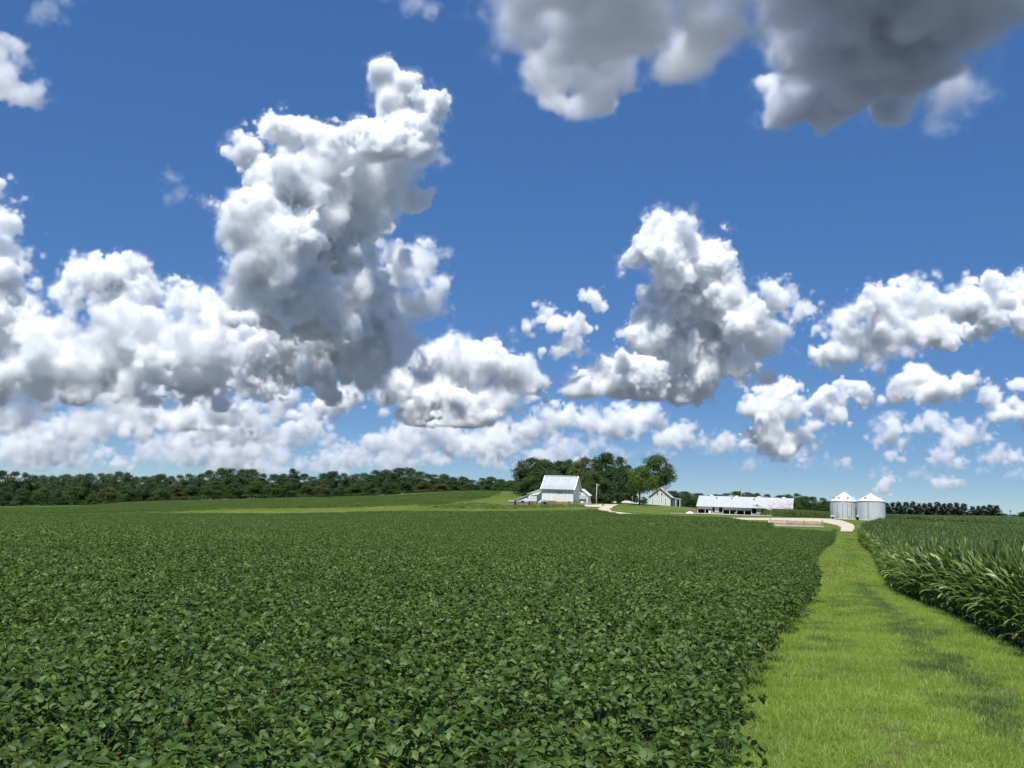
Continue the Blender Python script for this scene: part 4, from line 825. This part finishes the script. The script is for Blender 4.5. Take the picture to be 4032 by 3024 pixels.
# lean-tos stepping down to the left
b=MB(); b.prism([(-.004,-.8),(-.004,5.45),(-5.3,3.62),(-5.3,-.8)],.25,9.2,'y'); la=b.obj('lean_to',M_WHITE,bt)
b=MB(); slab(b,-.25,9.4,[(-5.75,3.58),(-.35,5.62)],.16,'y'); b.obj('lean_to_roof',M_LROOF,la)
b=MB(); b.prism([(-5.305,-.8),(-5.305,3.2),(-9.1,1.85),(-9.1,-.8)],.8,8.6,'y'); lb_=b.obj('lean_to',flat('blue_white_boards',(.70,.74,.77),.6,.06),bt)
b=MB(); slab(b,.3,8.8,[(-9.5,1.80),(-5.1,3.40)],.15,'y'); b.obj('lean_to_roof',M_LROOF,lb_)
b=MB(); b.box((-4.15,-1.3,.95),(-1.65,.246,3.15)); pc=b.obj('porch',flat('grey_white_boards',(.60,.60,.58),.7,.06),bt)
b=MB(); b.prism([(-3.6,3.42),(-.02,4.55),(-.02,4.42),(-1.5,3.30),(-3.6,3.28)],-1.55,.0,'y'); b.obj('porch_roof',M_WTRIM,pc)
b=MB(); b.box((-4.42,-1.32,-.5),(-4.16,-1.02,3.3)); b.obj('post',M_WTRIM,pc)
b=MB(); b.box((-1.6,-.02,-.5),(-.004,.24,4.3)); b.obj('front_boards',M_WHITE,bt)
b=MB(); b.box((-4.1,-1.1,-.5),(-1.7,.2,.94)); b.obj('porch_gap_shade',M_DARK,pc)  # near-black box added for the shade in the open gap under the porch
# ---- low stalls, board fence, gate and blue machine in the barn yard
def stall(px,Y,w_,label):
    p=ground(px,Y); r_=root('stall',p,-PHI,label,'shed'); b=MB(); b.box((0,0,-.8),(w_,2.2,1.35)); b.obj('wall',M_BROWN2,r_)
    b=MB(); b.box((-.08,-.1,1.36),(w_+.08,2.3,1.95)); b.obj('tin_roof_edge',flat('pale_tin',(.45,.50,.53),.5,.12,1,.3),r_); return r_
stall(2002,364,2.05,'small low brown stall with a pale tin top left of the barn yard')
s_=stall(2038,364,3.9,'longer low brown stall with a dark window hole below the lean-to of the barn')
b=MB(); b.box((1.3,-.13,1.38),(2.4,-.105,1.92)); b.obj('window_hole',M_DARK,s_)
p0=ground(2079,366); p1=ground(2298,371); ln=math.hypot(*(p1-p0)[:2]); an=math.atan2(p1[1]-p0[1],p1[0]-p0[0])
bf=root('board_fence',p0,an,'long low brown board fence in front of the barn base','fence')
dz=lambda t:float(tz(p0[0]+(p1[0]-p0[0])*t,p0[1]+(p1[1]-p0[1])*t))-p0[2]
b=MB()
for k in range(3):
    for i in range(8):
        t0,t1=i/8,(i+1)/8; z0,z1=dz(t0),dz(t1); zz=.12+.3*k
        b.add([(ln*t0+.02,0,z0+zz),(ln*t1-.02,0,z1+zz),(ln*t1-.02,.04,z1+zz),(ln*t0+.02,.04,z0+zz),(ln*t0+.02,0,z0+zz+.26),(ln*t1-.02,0,z1+zz+.26),(ln*t1-.02,.04,z1+zz+.26),(ln*t0+.02,.04,z0+zz+.26)],[(3,2,1,0),(4,5,6,7),(0,1,5,4),(1,2,6,5),(2,3,7,6),(3,0,4,7)])
b.obj('boards',M_BROWN,bf)
for i in range(9):
    t=i/8; b=MB(); hh=1.2 if i<8 else 1.6; b.box((ln*t-.09,.045,dz(t)-.4),(ln*t+.09,.2,dz(t)+hh)); b.obj('post',M_BROWN,bf)
p=ground(2086,368); gt=root('gate',(p[0],p[1],p[2]+.0),-PHI,'white pipe gate in front of the dark porch of the barn','gate')
b=MB(); [b.tube([(0,0,z),(2.2,0,z)],.03,6) for z in (.45,.8,1.15,1.5)]; b.obj('rails',M_WTRIM,gt)
for x in (0,2.2): b=MB(); b.tube([(x,0,-.3),(x,0,1.6)],.05,6); b.obj('post',M_WTRIM,gt)
p=ground(2136,368); fm=root('farm_machine',p,-PHI,'small blue farm machine with a dark curved hood before the barn','machine')
b=MB(); b.lathe([(.01,.25),(.55,.28),(.62,.5),(.62,1.15),(.5,1.4),(.2,1.5),(.01,1.5)],20); b.obj('tank',M_BLUE,fm,True)
b=MB(); b.prism([(-.5,.35),(2.1,.35),(2.1,.6),(1.7,1.05),(1.0,1.3),(.55,1.3)],-.55,.55,'y'); b.obj('hood',M_BLACK,fm,bevel=.05)
b=MB(); b.tube([(.62,-.58,1.38),(1.05,-.58,1.36),(1.75,-.58,1.1),(2.16,-.58,.6)],.05,6); b.obj('hood_rim',M_WTRIM,fm)
for x,y in ((-.2,-.75),(1.6,-.75),(-.2,.75),(1.6,.75)):
    b=MB(); b.tube([(x,y-.12,.3),(x,y+.12,.3)],.36,16); b.obj('wheel',M_RUB,fm)
b=MB(); b.box((-.35,.2,1.52),(.35,.7,2.0)); b.prism([(-.5,2.0),(.5,2.0),(.15,2.5),(-.25,2.6)],.1,.8,'y'); b.obj('canopy',M_WTRIM,fm)
# ---- small white shed right of the barn
g=ground(2287,392,1990); sh=root('shed',g,-PHI,'small white gabled shed right of the barn with a grey lean-to porch','shed')
b=MB(); b.prism([(-2.65,-.8),(2.65,-.8),(2.65,3.7),(0,5.7),(-2.65,3.7)],0,5.2,'y'); b.obj('wall',M_WHITE,sh)
b=MB(); slab(b,-.5,5.6,[(-3.2,3.42),(0,5.92),(3.2,3.42)],.14,'y'); b.obj('roof',flat('white_metal_roof',(.78,.79,.80),.45,.05),sh)
for x,z in ((.1,4.75),(-.3,3.85)):
    b=MB(); b.tube([(x,-.08,z),(x,-.004,z)],.28,14); b.obj('round_vent',M_BLACK,sh)
b=MB(); b.box((-2.0,-1.9,-.5),(1.9,-.01,2.0)); pr=b.obj('porch',M_GREYWD,sh)
b=MB(); b.prism([(-2.3,2.0),(0,3.35),(0,3.2),(-2.3,1.85)],-2.2,2.15); b.obj('porch_roof',M_GREYR,pr)
b=MB(); b.box((.4,-1.95,.0),(1.6,-1.905,1.2)); b.obj('door',M_WTRIM,pr)
p=ground(2299,386); f2=root('picket_fence',p,-PHI,'short grey picket fence at the foot of the small white shed','fence')
b=MB(); [b.box((.0+.22*k,0,-.2),(.14+.22*k,.03,1.35)) for k in range(13)]; b.box((0,.032,.3),(2.9,.07,.4)); b.box((0,.032,1.0),(2.9,.07,1.1)); b.obj('pickets',M_GREYWD,f2)
# ---- poles
def pole(px,ytop,Y,rad,m,label,lean=0,extra=None,ybase=1985):
    p=ground(px,Y,ybase); h=at(px,ytop,Y)[2]-p[2]; r_=root('utility_pole',p,-PHI,label,'pole'); b=MB(); b.tube([(0,0,-.5),(lean*.5,0,h*.5),(lean,0,h)],[rad,rad*.85,rad*.65],10); b.obj('pole',m,r_,True)
    if extra=='lamp':
        b=MB(); b.tube([(lean,0,h*.90),(lean+.35,-.1,h*.94),(lean+.7,-.15,h*.93)],.03,6); a_=b.obj('lamp_arm',M_SEAM,r_); b=MB(); b.lathe([(.02,.16),(.1,.12),(.2,-.05),(.17,-.16),(.02,-.18)],14,(lean+.75,-.16,h*.92)); b.obj('lamp',M_WTRIM,r_,True)
    if extra=='can':
        b=MB(); b.lathe([(.02,-.45),(.2,-.45),(.2,.4),(.1,.5),(.02,.5)],14,(lean+.28,-.12,h*.78)); b.obj('transformer',flat('grey_can',(.5,.52,.52),.5,.08),r_,True)
    if extra in('can','cross'):
        b=MB(); b.box((lean-.7,-.16,h*.93),(lean+.7,-.06,h*.93+.1)); b.obj('crossarm',m,r_); b=MB(); [b.lathe([(.01,0),(.05,.02),(.05,.12),(.01,.16)],8,(lean+x,-.11,h*.93+.1)) for x in (-.6,0.2,.6)]; b.obj('insulators',M_WTRIM,r_)
    return r_
pole(2347.5,1903,396,.15,M_POLEW,'pale pole with a yard lamp standing right of the small white shed',.12,'lamp')
pole(2404,1906,430,.14,M_POLEB,'brown utility pole with a grey transformer can in front of the dark grove',.05,'can')
pole(2489,1953,432,.07,M_POLEW,'thin short pale pole behind the parked white sedan')
pole(2918,1918,366,.13,M_POLEB,'weathered utility pole rising behind the long metal roof',.0,'can',2020)
pole(3270,1946,356,.13,M_POLEB,'dark utility pole tip left of the left grain bin roof',0,'cross',2030)
pole(2394,1973,428,.10,flat('red_post',(.25,.06,.05),.8,.2),'short reddish post beside the brown utility pole')
p=ground(3978,890,2020); h=at(3978,2010,890)[2]-p[2]; r_=root('floodlight_mast',p,0,'tiny floodlight mast on the far horizon at the right edge','mast')
b=MB(); b.tube([(0,0,-1),(0,0,h-.6)],.28,6); b.obj('mast',M_SEAM,r_); b=MB(); b.box((-1.2,-.3,h-.9),(1.2,.3,h)); b.obj('lamp_head',M_SEAM,r_)
# ---- cars
def car(px,Y,rz,label,sc=1.0,ybase=1984):
    p=ground(px,Y,ybase); c=root('car',p,rz,label,'car',None,sc); W=.88
    body=[(-2.35,.32),(-2.42,.62),(-2.25,.86),(-1.5,.95),(1.05,.93),(2.05,.80),(2.38,.60),(2.36,.32)]
    b=MB(); b.prism(body,-W,W,'y'); b.obj('body',M_CARW,c,bevel=.07)
    cab=[(-1.75,.94),(-1.05,1.38),(-.2,1.44),(.35,1.38),(1.15,.92)]
    b=MB(); vs=[(x,s*(W-.06-(z-.93)*.30),z) for s in(-1,1) for x,z in cab]; n=5
    b.add(vs,[(0,1,2,3,4),(9,8,7,6,5)]+[(i+1,i,i+n,i+n+1) for i in range(4)]); cb_=b.obj('cabin',M_CARW,c,bevel=.03)
    b=MB()
    for s in(-1,1):
        yy=lambda z:s*(W-.055-(z-.93)*.30+.004)
        for q in ([(-1.42,1.0),(-.98,1.32),(-.42,1.37),(-.42,1.0)],[(-.34,1.0),(-.34,1.37),(.3,1.32),(.85,1.0)]):
            f=[(x,yy(z),z) for x,z in q]; b.add(f,[(0,1,2,3)])
    b.add([(.42,-.62,1.365),(1.12,-.78,.965),(1.12,.78,.965),(.42,.62,1.365)],[(0,1,2,3)]); b.add([(-1.12,-.62,1.365),(-1.74,-.78,.975),(-1.74,.78,.975),(-1.12,.62,1.365)],[(3,2,1,0)])
    b.obj('windows',M_GLASS,cb_)
    for x in(-1.45,1.42):
        for s in(-1,1):
            b=MB(); b.tube([(x,s*(W-.2),.32),(x,s*(W+.01),.32)],.33,18); w_=b.obj('wheel',M_RUB,c); b=MB(); b.tube([(x,s*(W+.0),.32),(x,s*(W+.03),.32)],.2,14); b.obj('hubcap',M_GALV,w_)
    for s in(-1,1): b=MB(); b.box((2.28,s*.7-.15,.62),(2.40,s*.7+.15,.74)); b.obj('headlight',M_WTRIM,c); b=MB(); b.box((-2.42,s*.68-.15,.64),(-2.35,s*.68+.15,.76)); b.obj('tail_light',flat('red_lens',(.35,.02,.02),.3,.1),c)
    return c
car(2472,425,math.radians(-6),'white sedan parked side-on at the top of the drive left of the yard tree',1.08)
car(2420,428,math.radians(78),'white car seen end-on behind the crest of the drive',1.0)
# ---- house
g=ground(2598,425,1988); hs=root('house',g,-PHI+.03,'pale grey gabled farmhouse on the lawn with dark windows','house')
b=MB(); b.prism([(-4.4,-.8),(4.4,-.8),(4.4,3.55),(0,7.05),(-4.4,3.55)],0,9.5,'y'); b.obj('wall',M_GREYW,hs)
b=MB(); slab(b,-.55,9.9,[(-5.0,3.22),(0,7.32),(5.0,3.22)],.18,'y'); rf=b.obj('roof',M_HROOF,hs)
b=MB(); b.box((1.2,5.0,5.2),(1.8,5.6,7.9)); b.obj('chimney',flat('brick',(.32,.17,.12),.9,.2,4),rf)
b=MB(); b.prism([(-5.02,3.20),(0,7.30),(5.02,3.20),(5.02,2.95),(0,7.0),(-5.02,2.95)],-.6,-.552,'y'); b.obj('barge_board',M_GREYR,rf)
def window(x,z0,z1,w_,y=-.02,curt=True):
    b=MB(); fw=.09
    for lo,hi in (((x-w_/2-fw,z0-fw),(x-w_/2,z1+fw)),((x+w_/2,z0-fw),(x+w_/2+fw,z1+fw)),((x-w_/2,z1),(x+w_/2,z1+fw)),((x-w_/2,z0-fw),(x+w_/2,z0))): b.box((lo[0],y-.06,lo[1]),(hi[0],y+.016,hi[1]))
    b.box((x-w_/2,y-.04,(z0+z1)/2-.03),(x+w_/2,y+.015,(z0+z1)/2+.03)); wo=b.obj('window',M_WTRIM,hs)
    b=MB(); b.box((x-w_/2,y-.005,z0),(x+w_/2,y+.014,z1)); b.obj('pane',M_GLASS,wo)
    if curt:
        b=MB(); zm=(z0+z1)/2
        for s in(-1,1):
            a=[(x+s*w_/2,z1),(x+s*.30*w_,z1),(x+s*.10*w_,zm),(x+s*.30*w_,z0),(x+s*w_/2,z0)]
            b.add([(px_,y-.012,pz) for px_,pz in a],[tuple(range(5)) if s<0 else tuple(range(5))[::-1]])
        b.obj('curtain',M_CURT,wo)
window(-2.95,.75,2.65,.8); window(.7,1.4,2.6,.8); window(2.35,.55,2.65,.8); window(-1.0,4.25,5.15,.6,curt=False); window(.75,4.1,5.1,.6,curt=False)
b=MB(); b.prism([(4.404,-.8),(8.0,-.8),(8.0,2.55),(4.404,3.3)],2.4,8.5,'y'); ax_=b.obj('annex',flat('shaded_grey_siding',(.46,.46,.44),.7,.06),hs)  # annex siding darkened, porch shade put into its colour
b=MB(); slab(b,.3,8.8,[(4.3,3.52),(8.5,2.66)],.16,'y'); b.obj('annex_roof',M_HROOF,ax_)
for x in (6.55,8.2): b=MB(); b.box((x-.12,.5,-.5),(x+.12,.74,2.9)); b.obj('porch_post',M_WTRIM,ax_)
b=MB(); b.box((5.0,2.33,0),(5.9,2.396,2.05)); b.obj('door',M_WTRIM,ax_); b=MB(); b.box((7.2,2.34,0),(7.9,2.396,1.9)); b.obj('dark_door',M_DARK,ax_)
# ---- long open fronted shed
g=at(2746,2021,343); g[2]=min(g[2],float(tz(g[0],343))+.05); ls=root('long_shed',g,-PHI-.01,'long low open fronted shed with a rusty white metal roof','shed'); L=30.6
fx=lambda X:(X-325)/(2095-325)*L
b=MB(); b.box((0,12.6,-.8),(L,12.8,2.45)); b.prism([(.2,-.8),(12.6,-.8),(12.6,2.4),(6.5,5.6),(.2,2.4)],0,.2); b.prism([(.2,-.8),(12.6,-.8),(12.6,2.4),(6.5,5.6),(.2,2.4)],L-.2,L); b.obj('wall',M_GREYWD,ls)
b=MB(); slab(b,-.35,L+.35,[(-.75,2.42),(6.5,6.0),(13.5,2.5)],.12); rf=b.obj('roof',M_SROOF,ls)
for X in (555,1040,1460,1930): b=MB(); b.box((fx(X)-.55,6.1,5.93),(fx(X)+.55,6.9,6.32)); b.obj('ridge_vent',M_WTRIM,rf)
for X,m in ((660,M_SEAM),(955,M_SEAM),(1375,M_SEAM),(1838,M_WTRIM)):
    b=MB(); x=fx(X); sl=lambda y:2.42+(y+.75)*(3.58/7.25)
    b.add([(x-.25,4.5,sl(4.5)+.03),(x+.25,4.5,sl(4.5)+.03),(x+.25,5.6,sl(5.6)+.03),(x-.25,5.6,sl(5.6)+.03),(x-.25,4.5,sl(4.5)+.13),(x+.25,4.5,sl(4.5)+.13),(x+.25,5.6,sl(5.6)+.13),(x-.25,5.6,sl(5.6)+.13)],[(3,2,1,0),(4,5,6,7),(0,1,5,4),(1,2,6,5),(2,3,7,6),(3,0,4,7)]); b.obj('roof_hatch',m,rf)
M_PANEL=boards('shed_panel',(.50,.50,.47),.3,0,.08); M_LOWP=flat('grey_panel',(.24,.25,.26),.8,.15,2)
def panel(name,X0,X1,z0,z1,m,y=0,t=.1): b=MB(); b.box((fx(X0),y,z0),(fx(X1),y+t,z1)); return b.obj(name,m,ls)
for X0,X1 in ((330,610),(810,1345),(1800,2085)): panel('header_panel',X0,X1,1.42,2.3,M_PANEL)
for X0,X1 in ((655,735),(1440,1520),(1575,1742)): panel('wall_panel',X0,X1,.62,2.32,M_PANEL)
for X0,X1 in ((612,652),(738,778),(1396,1438),(1523,1572),(1745,1798)): panel('dark_slot',X0,X1,.9 if X0<1700 else .7,2.32,M_DARK,.04)  # near-black plates carry the shade of the open slots in their colour
for X0,X1 in ((600,806),(1350,1800)): panel('low_panel',X0,X1,-.6,.61,M_LOWP,.012)
for X in (325,474,604,812,940,1074,1216,1348,1800,1940,2092): b=MB(); b.box((fx(X)-.09,-.09,-.6),(fx(X)+.09,-.004,2.32)); b.obj('post',M_POLEW,ls)
panel('hanging_gate',540,580,.2,1.0,M_WTRIM,-.14,.03); panel('feed_board',1030,1082,-.3,.85,M_BROWN2,-.25,.1)
# things around the shed
p=ground(2702,345,2010); wf=root('plank_wall',p,-PHI,'brown plank wall running left from the long shed','fence'); b=MB(); b.box((0,0,-.4),(4.1,.12,1.75)); b.obj('planks',M_BROWN,wf)
for x in(.1,1.4,2.7,4.0): b=MB(); b.box((x-.08,-.14,-.5),(x+.08,-.004,1.85)); b.obj('post',M_BROWN2,wf)
def mound(name,p,rx,ry,h,m,label,cat,seed):
    r_=np.random.default_rng(seed); a=np.linspace(0,6.283,25)[:-1]; rr=np.linspace(0,1,9); V=[]
    for q in rr:
        for t in a: V.append((rx*q*math.cos(t),ry*q*math.sin(t),h*(1-q**1.5)*(1+.25*math.sin(3*t+seed)*q)+r_.normal(0,.05)*h-.05))
    Q=[(i*24+k,i*24+(k+1)%24,(i+1)*24+(k+1)%24,(i+1)*24+k) for i in range(8) for k in range(24)]
    b=MB(); b.add(V,Q); o=b.obj(name,m,None,True); o.location=[float(v) for v in p]; tag(o,label,cat); return o
mound('tarp_heap',ground(2716,341.5,2018),1.6,.8,.75,M_TARP,'crumpled white tarp heap in front of the brown plank wall','heap',2); mound('log_pile',ground(2733,342.2,2018),1.25,.8,1.15,flat('old_brown_wood',(.16,.10,.075),.9,.4,2),'brown wood heap beside the left end of the long shed','heap',3)
mound('grain_pile',ground(3079,329,2031),1.9,1.2,.62,M_GRAIN,'pale spilled grain pile at the foot of the auger','heap',5)
for px in(3023,3031):
    q=ground(px,331,2030); r_=root('jug',q,0,'white plastic jug standing before the shed, %s of the pair'%('left' if px<3026 else 'right'),'jug',None,1.5); b=MB(); b.lathe([(.01,0),(.14,0),(.15,.06),(.15,.28),(.05,.38),(.04,.42),(.01,.42)],12); b.obj('bottle',M_WTRIM,r_,True); b=MB(); b.lathe([(.01,.425),(.05,.425),(.05,.46),(.01,.46)],10); b.obj('cap',M_BLUE,r_)
A0=ground(3086,329.5,2031)+[0,0,.35]; A1=at(2982,1989,334); ag=root('grain_auger',A0,0,'slanting silver grain auger leaning up to the shed roof','auger'); v=A1-A0
b=MB(); b.tube([(0,0,0),tuple(v)],.16,10); b.obj('tube',M_GALV,ag,True)
b=MB(); b.tube([tuple(v*1.0),tuple(v*1.015+[0,0,.1])],.3,10); b.box(tuple(v+[-.45,-.25,-.5]),tuple(v+[.1,.25,.02])); b.obj('spout',M_SEAM,ag)
b=MB(); b.prism([(-.6,.15),(.6,.15),(.35,-.35),(-.35,-.35)],-.4,.4,'y'); b.obj('hopper',M_GALV,ag)
m_=v*.52; gz=-A0[2]+float(tz(A0[0]+m_[0],A0[1]+m_[1])); b=MB(); [b.tube([tuple(m_),(m_[0]+.1,m_[1]+s*1.1,gz+.4)],.05,6) for s in(-1,1)]; b.tube([(m_[0]+.1,m_[1]-1.1,gz+.4),(m_[0]+.1,m_[1]+1.1,gz+.4)],.05,6); b.obj('undercarriage',M_BLUE,ag)
for s in(-1,1): b=MB(); b.tube([(m_[0]+.1,m_[1]+s*1.1,gz+.38),(m_[0]+.1,m_[1]+s*1.28,gz+.38)],.38,16); b.obj('wheel',M_RUB,ag)
q=ground(2671,312,2018); r_=root('fence_post',q,0,'lone dark fence post standing on the lawn left of the shed','post'); b=MB(); b.tube([(0,0,-.4),(.02,0,.7),(0,.01,1.45)],[.09,.085,.08],8); b.lathe([(.08,1.45),(.05,1.5),(.01,1.51)],8); b.obj('post',M_POLEB,r_)
# ---- feed bunk of tan boards by the bean field
q0=ground(3034,192,2066); fb=root('feed_bunk',q0,-.06,'long tan board feed bunk between the soybean field and the gravel road','feed bunk'); W=9.7
zg=lambda x:float(tz(q0[0]+x,q0[1]))-q0[2]
b=MB(); b.box((-.7,-.25,-.5),(W+.1,.35,.22)); b.obj('kerb',M_CONC,fb)
for i,(x0,x1) in enumerate(((.15,3.15),(3.3,6.25),(6.4,W-.15))):
    b=MB(); b.prism([(.75,.1),(.83,.1),(.95,1.12),(.87,1.12)],x0,x1); b.obj('back_boards',M_BOARDT,fb)
    b=MB(); b.tube([(x0-.05,.33,.72),(x1+.1,.33,.70)],.035,6); [b.tube([(x0+.6*k+.3,.33,.2),(x0+.6*k+.3,.33,.71)],.02,5) for k in range(5) if i!=0]; b.obj('rail',M_SEAM if i else M_POLEW,fb)
for x,h_ in((0,1.35),(3.22,1.2),(6.32,1.2),(W,1.4)): b=MB(); b.box((x-.07,.40,-.5),(x+.07,.56,h_)); b.obj('post',M_POLEB,fb)
b=MB(); b.prism([(-.2,.22),(.95,.22),(.95,1.05),(.5,1.0)],-.35,-.08); b.obj('end_board',M_BOARDT,fb)
# ---- grain bins
def bin_(px,Y,R,ybase,yeave,yapex,label,seed,seams,vents,ladder=None,ground_off=0):
    p=ground(px,Y,ybase); h=at(px,yeave,Y-R*.9)[2]-p[2]; ra=at(px,yapex,Y)[2]-p[2]; r_=root('grain_bin',p,0,label,'grain bin','galvanised grain bins')
    tocam=math.atan2(-p[1],-p[0])
    n=int(h/.085); prof=[(R+.012*math.cos(k*math.pi),.12+(h-.12)*k/n) for k in range(n+1)]; b=MB(); b.lathe(prof,72); b.obj('wall',M_GALV,r_,True)
    b=MB(); b.lathe([(R+.25,-.8),(R+.25,.1),(R-.2,.118)],48); b.obj('foundation',M_CONC,r_)
    b=MB(); nr=32; vs=[]; fs=[]
    for k in range(nr*2):
        a=k*math.pi/nr; rib=.05 if k%2==0 else 0
        vs+=[((R+.18)*math.cos(a),(R+.18)*math.sin(a),h-.06+rib*.6),(.45*math.cos(a),.45*math.sin(a),ra-.28+rib*.4)]
    for k in range(nr*2): j=(k+1)%(nr*2); fs.append((2*k,2*j,2*j+1,2*k+1))
    b.add(vs,fs); b.lathe([(R+.18,h-.062),(R+.01,h-.16)],64); rf=b.obj('roof',M_GALVR,r_)
    b=MB(); b.lathe([(.5,ra-.34),(.5,ra-.12),(.3,ra),(.01,ra+.02)],20); b.obj('roof_cap',M_GALVR,rf,True)
    for da in seams: b=MB(); a=tocam+da; c,s=math.cos(a),math.sin(a); V=[((R+.03+e*.05)*c-(q*.05)*s,(R+.03+e*.05)*s+(q*.05)*c,z) for z in(.2,h-.75) for e,q in((0,-1),(0,1),(1,1),(1,-1))]; b.add(V,[(0,1,5,4),(1,2,6,5),(2,3,7,6),(3,0,4,7),(0,3,2,1),(4,5,6,7)]); b.obj('stiffener',M_SEAM,r_)
    for da in vents:
        a=tocam+da; c,s=math.cos(a),math.sin(a); rr=R*.72; zz=h+(ra-h)*(1-rr/R); b=MB(); b.tube([(rr*c,rr*s,zz-.05),(rr*c,rr*s,zz+.28),((rr+.35)*c,(rr+.35)*s,zz+.34)],[.17,.17,.2],10); b.obj('roof_vent',M_SEAM if abs(da)<1.2 else M_GALVR,rf)
    b=MB()
    if ladder is not None:
        a=tocam+ladder; c,s=math.cos(a),math.sin(a); P_=lambda o,w_,z:((R+o)*c-w_*s,(R+o)*s+w_*c,z)
        for w_ in(-.22,.22): b.tube([P_(.16,w_,.4),P_(.16,w_,h)],.025,5)
        for k in range(int(h/.35)): b.tube([P_(.16,-.22,.5+.35*k),P_(.16,.22,.5+.35*k)],.015,4)
        b.obj('ladder',M_SEAM,r_)
    return r_,p,h,tocam
r1,p1,h1,t1=bin_(3321,319,4.02,2043,1973,1939,'left grain bin with dark vertical stiffeners and four roof vents',1,(-.95,-.42,-.06,.28,.62,1.1),(-1.15,-.45,.45,1.2))
b=MB(); a=t1+.42; c,s=math.cos(a),math.sin(a); b.lathe([(.01,.3),(.14,.34),(.16,.8),(.1,1.1),(.01,1.15)],10,(4.1*c,4.1*s,0)); b.obj('unloader',M_SEAM,r1)
r2,p2,h2,t2=bin_(3430,313,4.15,2050,1972.5,1942,'right grain bin, plain walled, partly hidden by the corn',2,(),(-.55,1.3),-.18)
b=MB(); a=t2+.38; c,s=math.cos(a),math.sin(a); b.tube([((4.35)*c,(4.35)*s,.0),((4.35)*c,(4.35)*s,1.55)],.32,14); b.obj('fan_housing',M_GALV,r2)
r3=bin_(3326,345,4.4,2040,1972,1937,'third grain bin hidden behind the left bin, only its roof rim shows',3,(),(-1.3,1.25))
q=ground(3377,309,2044); dr=root('drum',q,0,'black barrel with a white lid between the two front grain bins','barrel'); b=MB(); b.lathe([(.01,0),(.34,0),(.36,.1),(.34,.5),(.36,.9),(.34,1.02),(.01,1.03)],18); b.obj('barrel',M_BLACK,dr,True); b=MB(); b.lathe([(.37,1.03),(.37,1.15),(.2,1.28),(.01,1.3)],18); b.obj('lid',M_WTRIM,dr)
q=ground(3281,313,2040); hc=root('hopper_cart',q,-.2,'small pale hopper cart parked at the foot of the left bin','cart'); b=MB(); b.prism([(-.8,.5),(.3,.5),(.7,1.15),(-.9,1.15)],-.5,.5,'y'); b.obj('hopper',M_GALV,hc); b=MB(); [b.tube([(.9,y,.3),(.9,y,1.9),(1.6,y,1.9),(1.6,y,.3)],.035,5) for y in(-.4,.4)]; b.tube([(-.9,0,.45),(1.7,0,.45)],.05,6); b.obj('frame',M_SEAM,hc)
for y in(-.55,.55): b=MB(); b.tube([(-.2,y-.08,.3),(-.2,y+.08,.3)],.3,14); b.obj('wheel',M_RUB,hc)
# ---- one tall weed standing out of the beans
q=hit(2316,2310,.8); wd=root('weed',(q[0],q[1],float(tz(q[0],q[1]))),.5,'single tall weed sticking up out of the soybeans','weed',None,1.0)
rw=np.random.default_rng(9); parts=[]
for k in range(13):
    V,Q=strip_leaf(.34*rw.uniform(.7,1.2),.06,.7+.04*k,-.2+.06*k,6,.15,rw); a=k*2.4; c,s=math.cos(a),math.sin(a); parts.append((np.c_[V[:,0]*c-V[:,1]*s,V[:,0]*s+V[:,1]*c,V[:,2]+.6+.06*k],[Q]))
V,Fs=merge(parts); np_obj('leaves',V,Fs,M_GD,wd,True); b=MB(); b.tube([(0,0,-.05),(.01,0,.7),(0,0,1.4)],[.012,.01,.004],5); b.obj('stalk',M_STEM,wd)
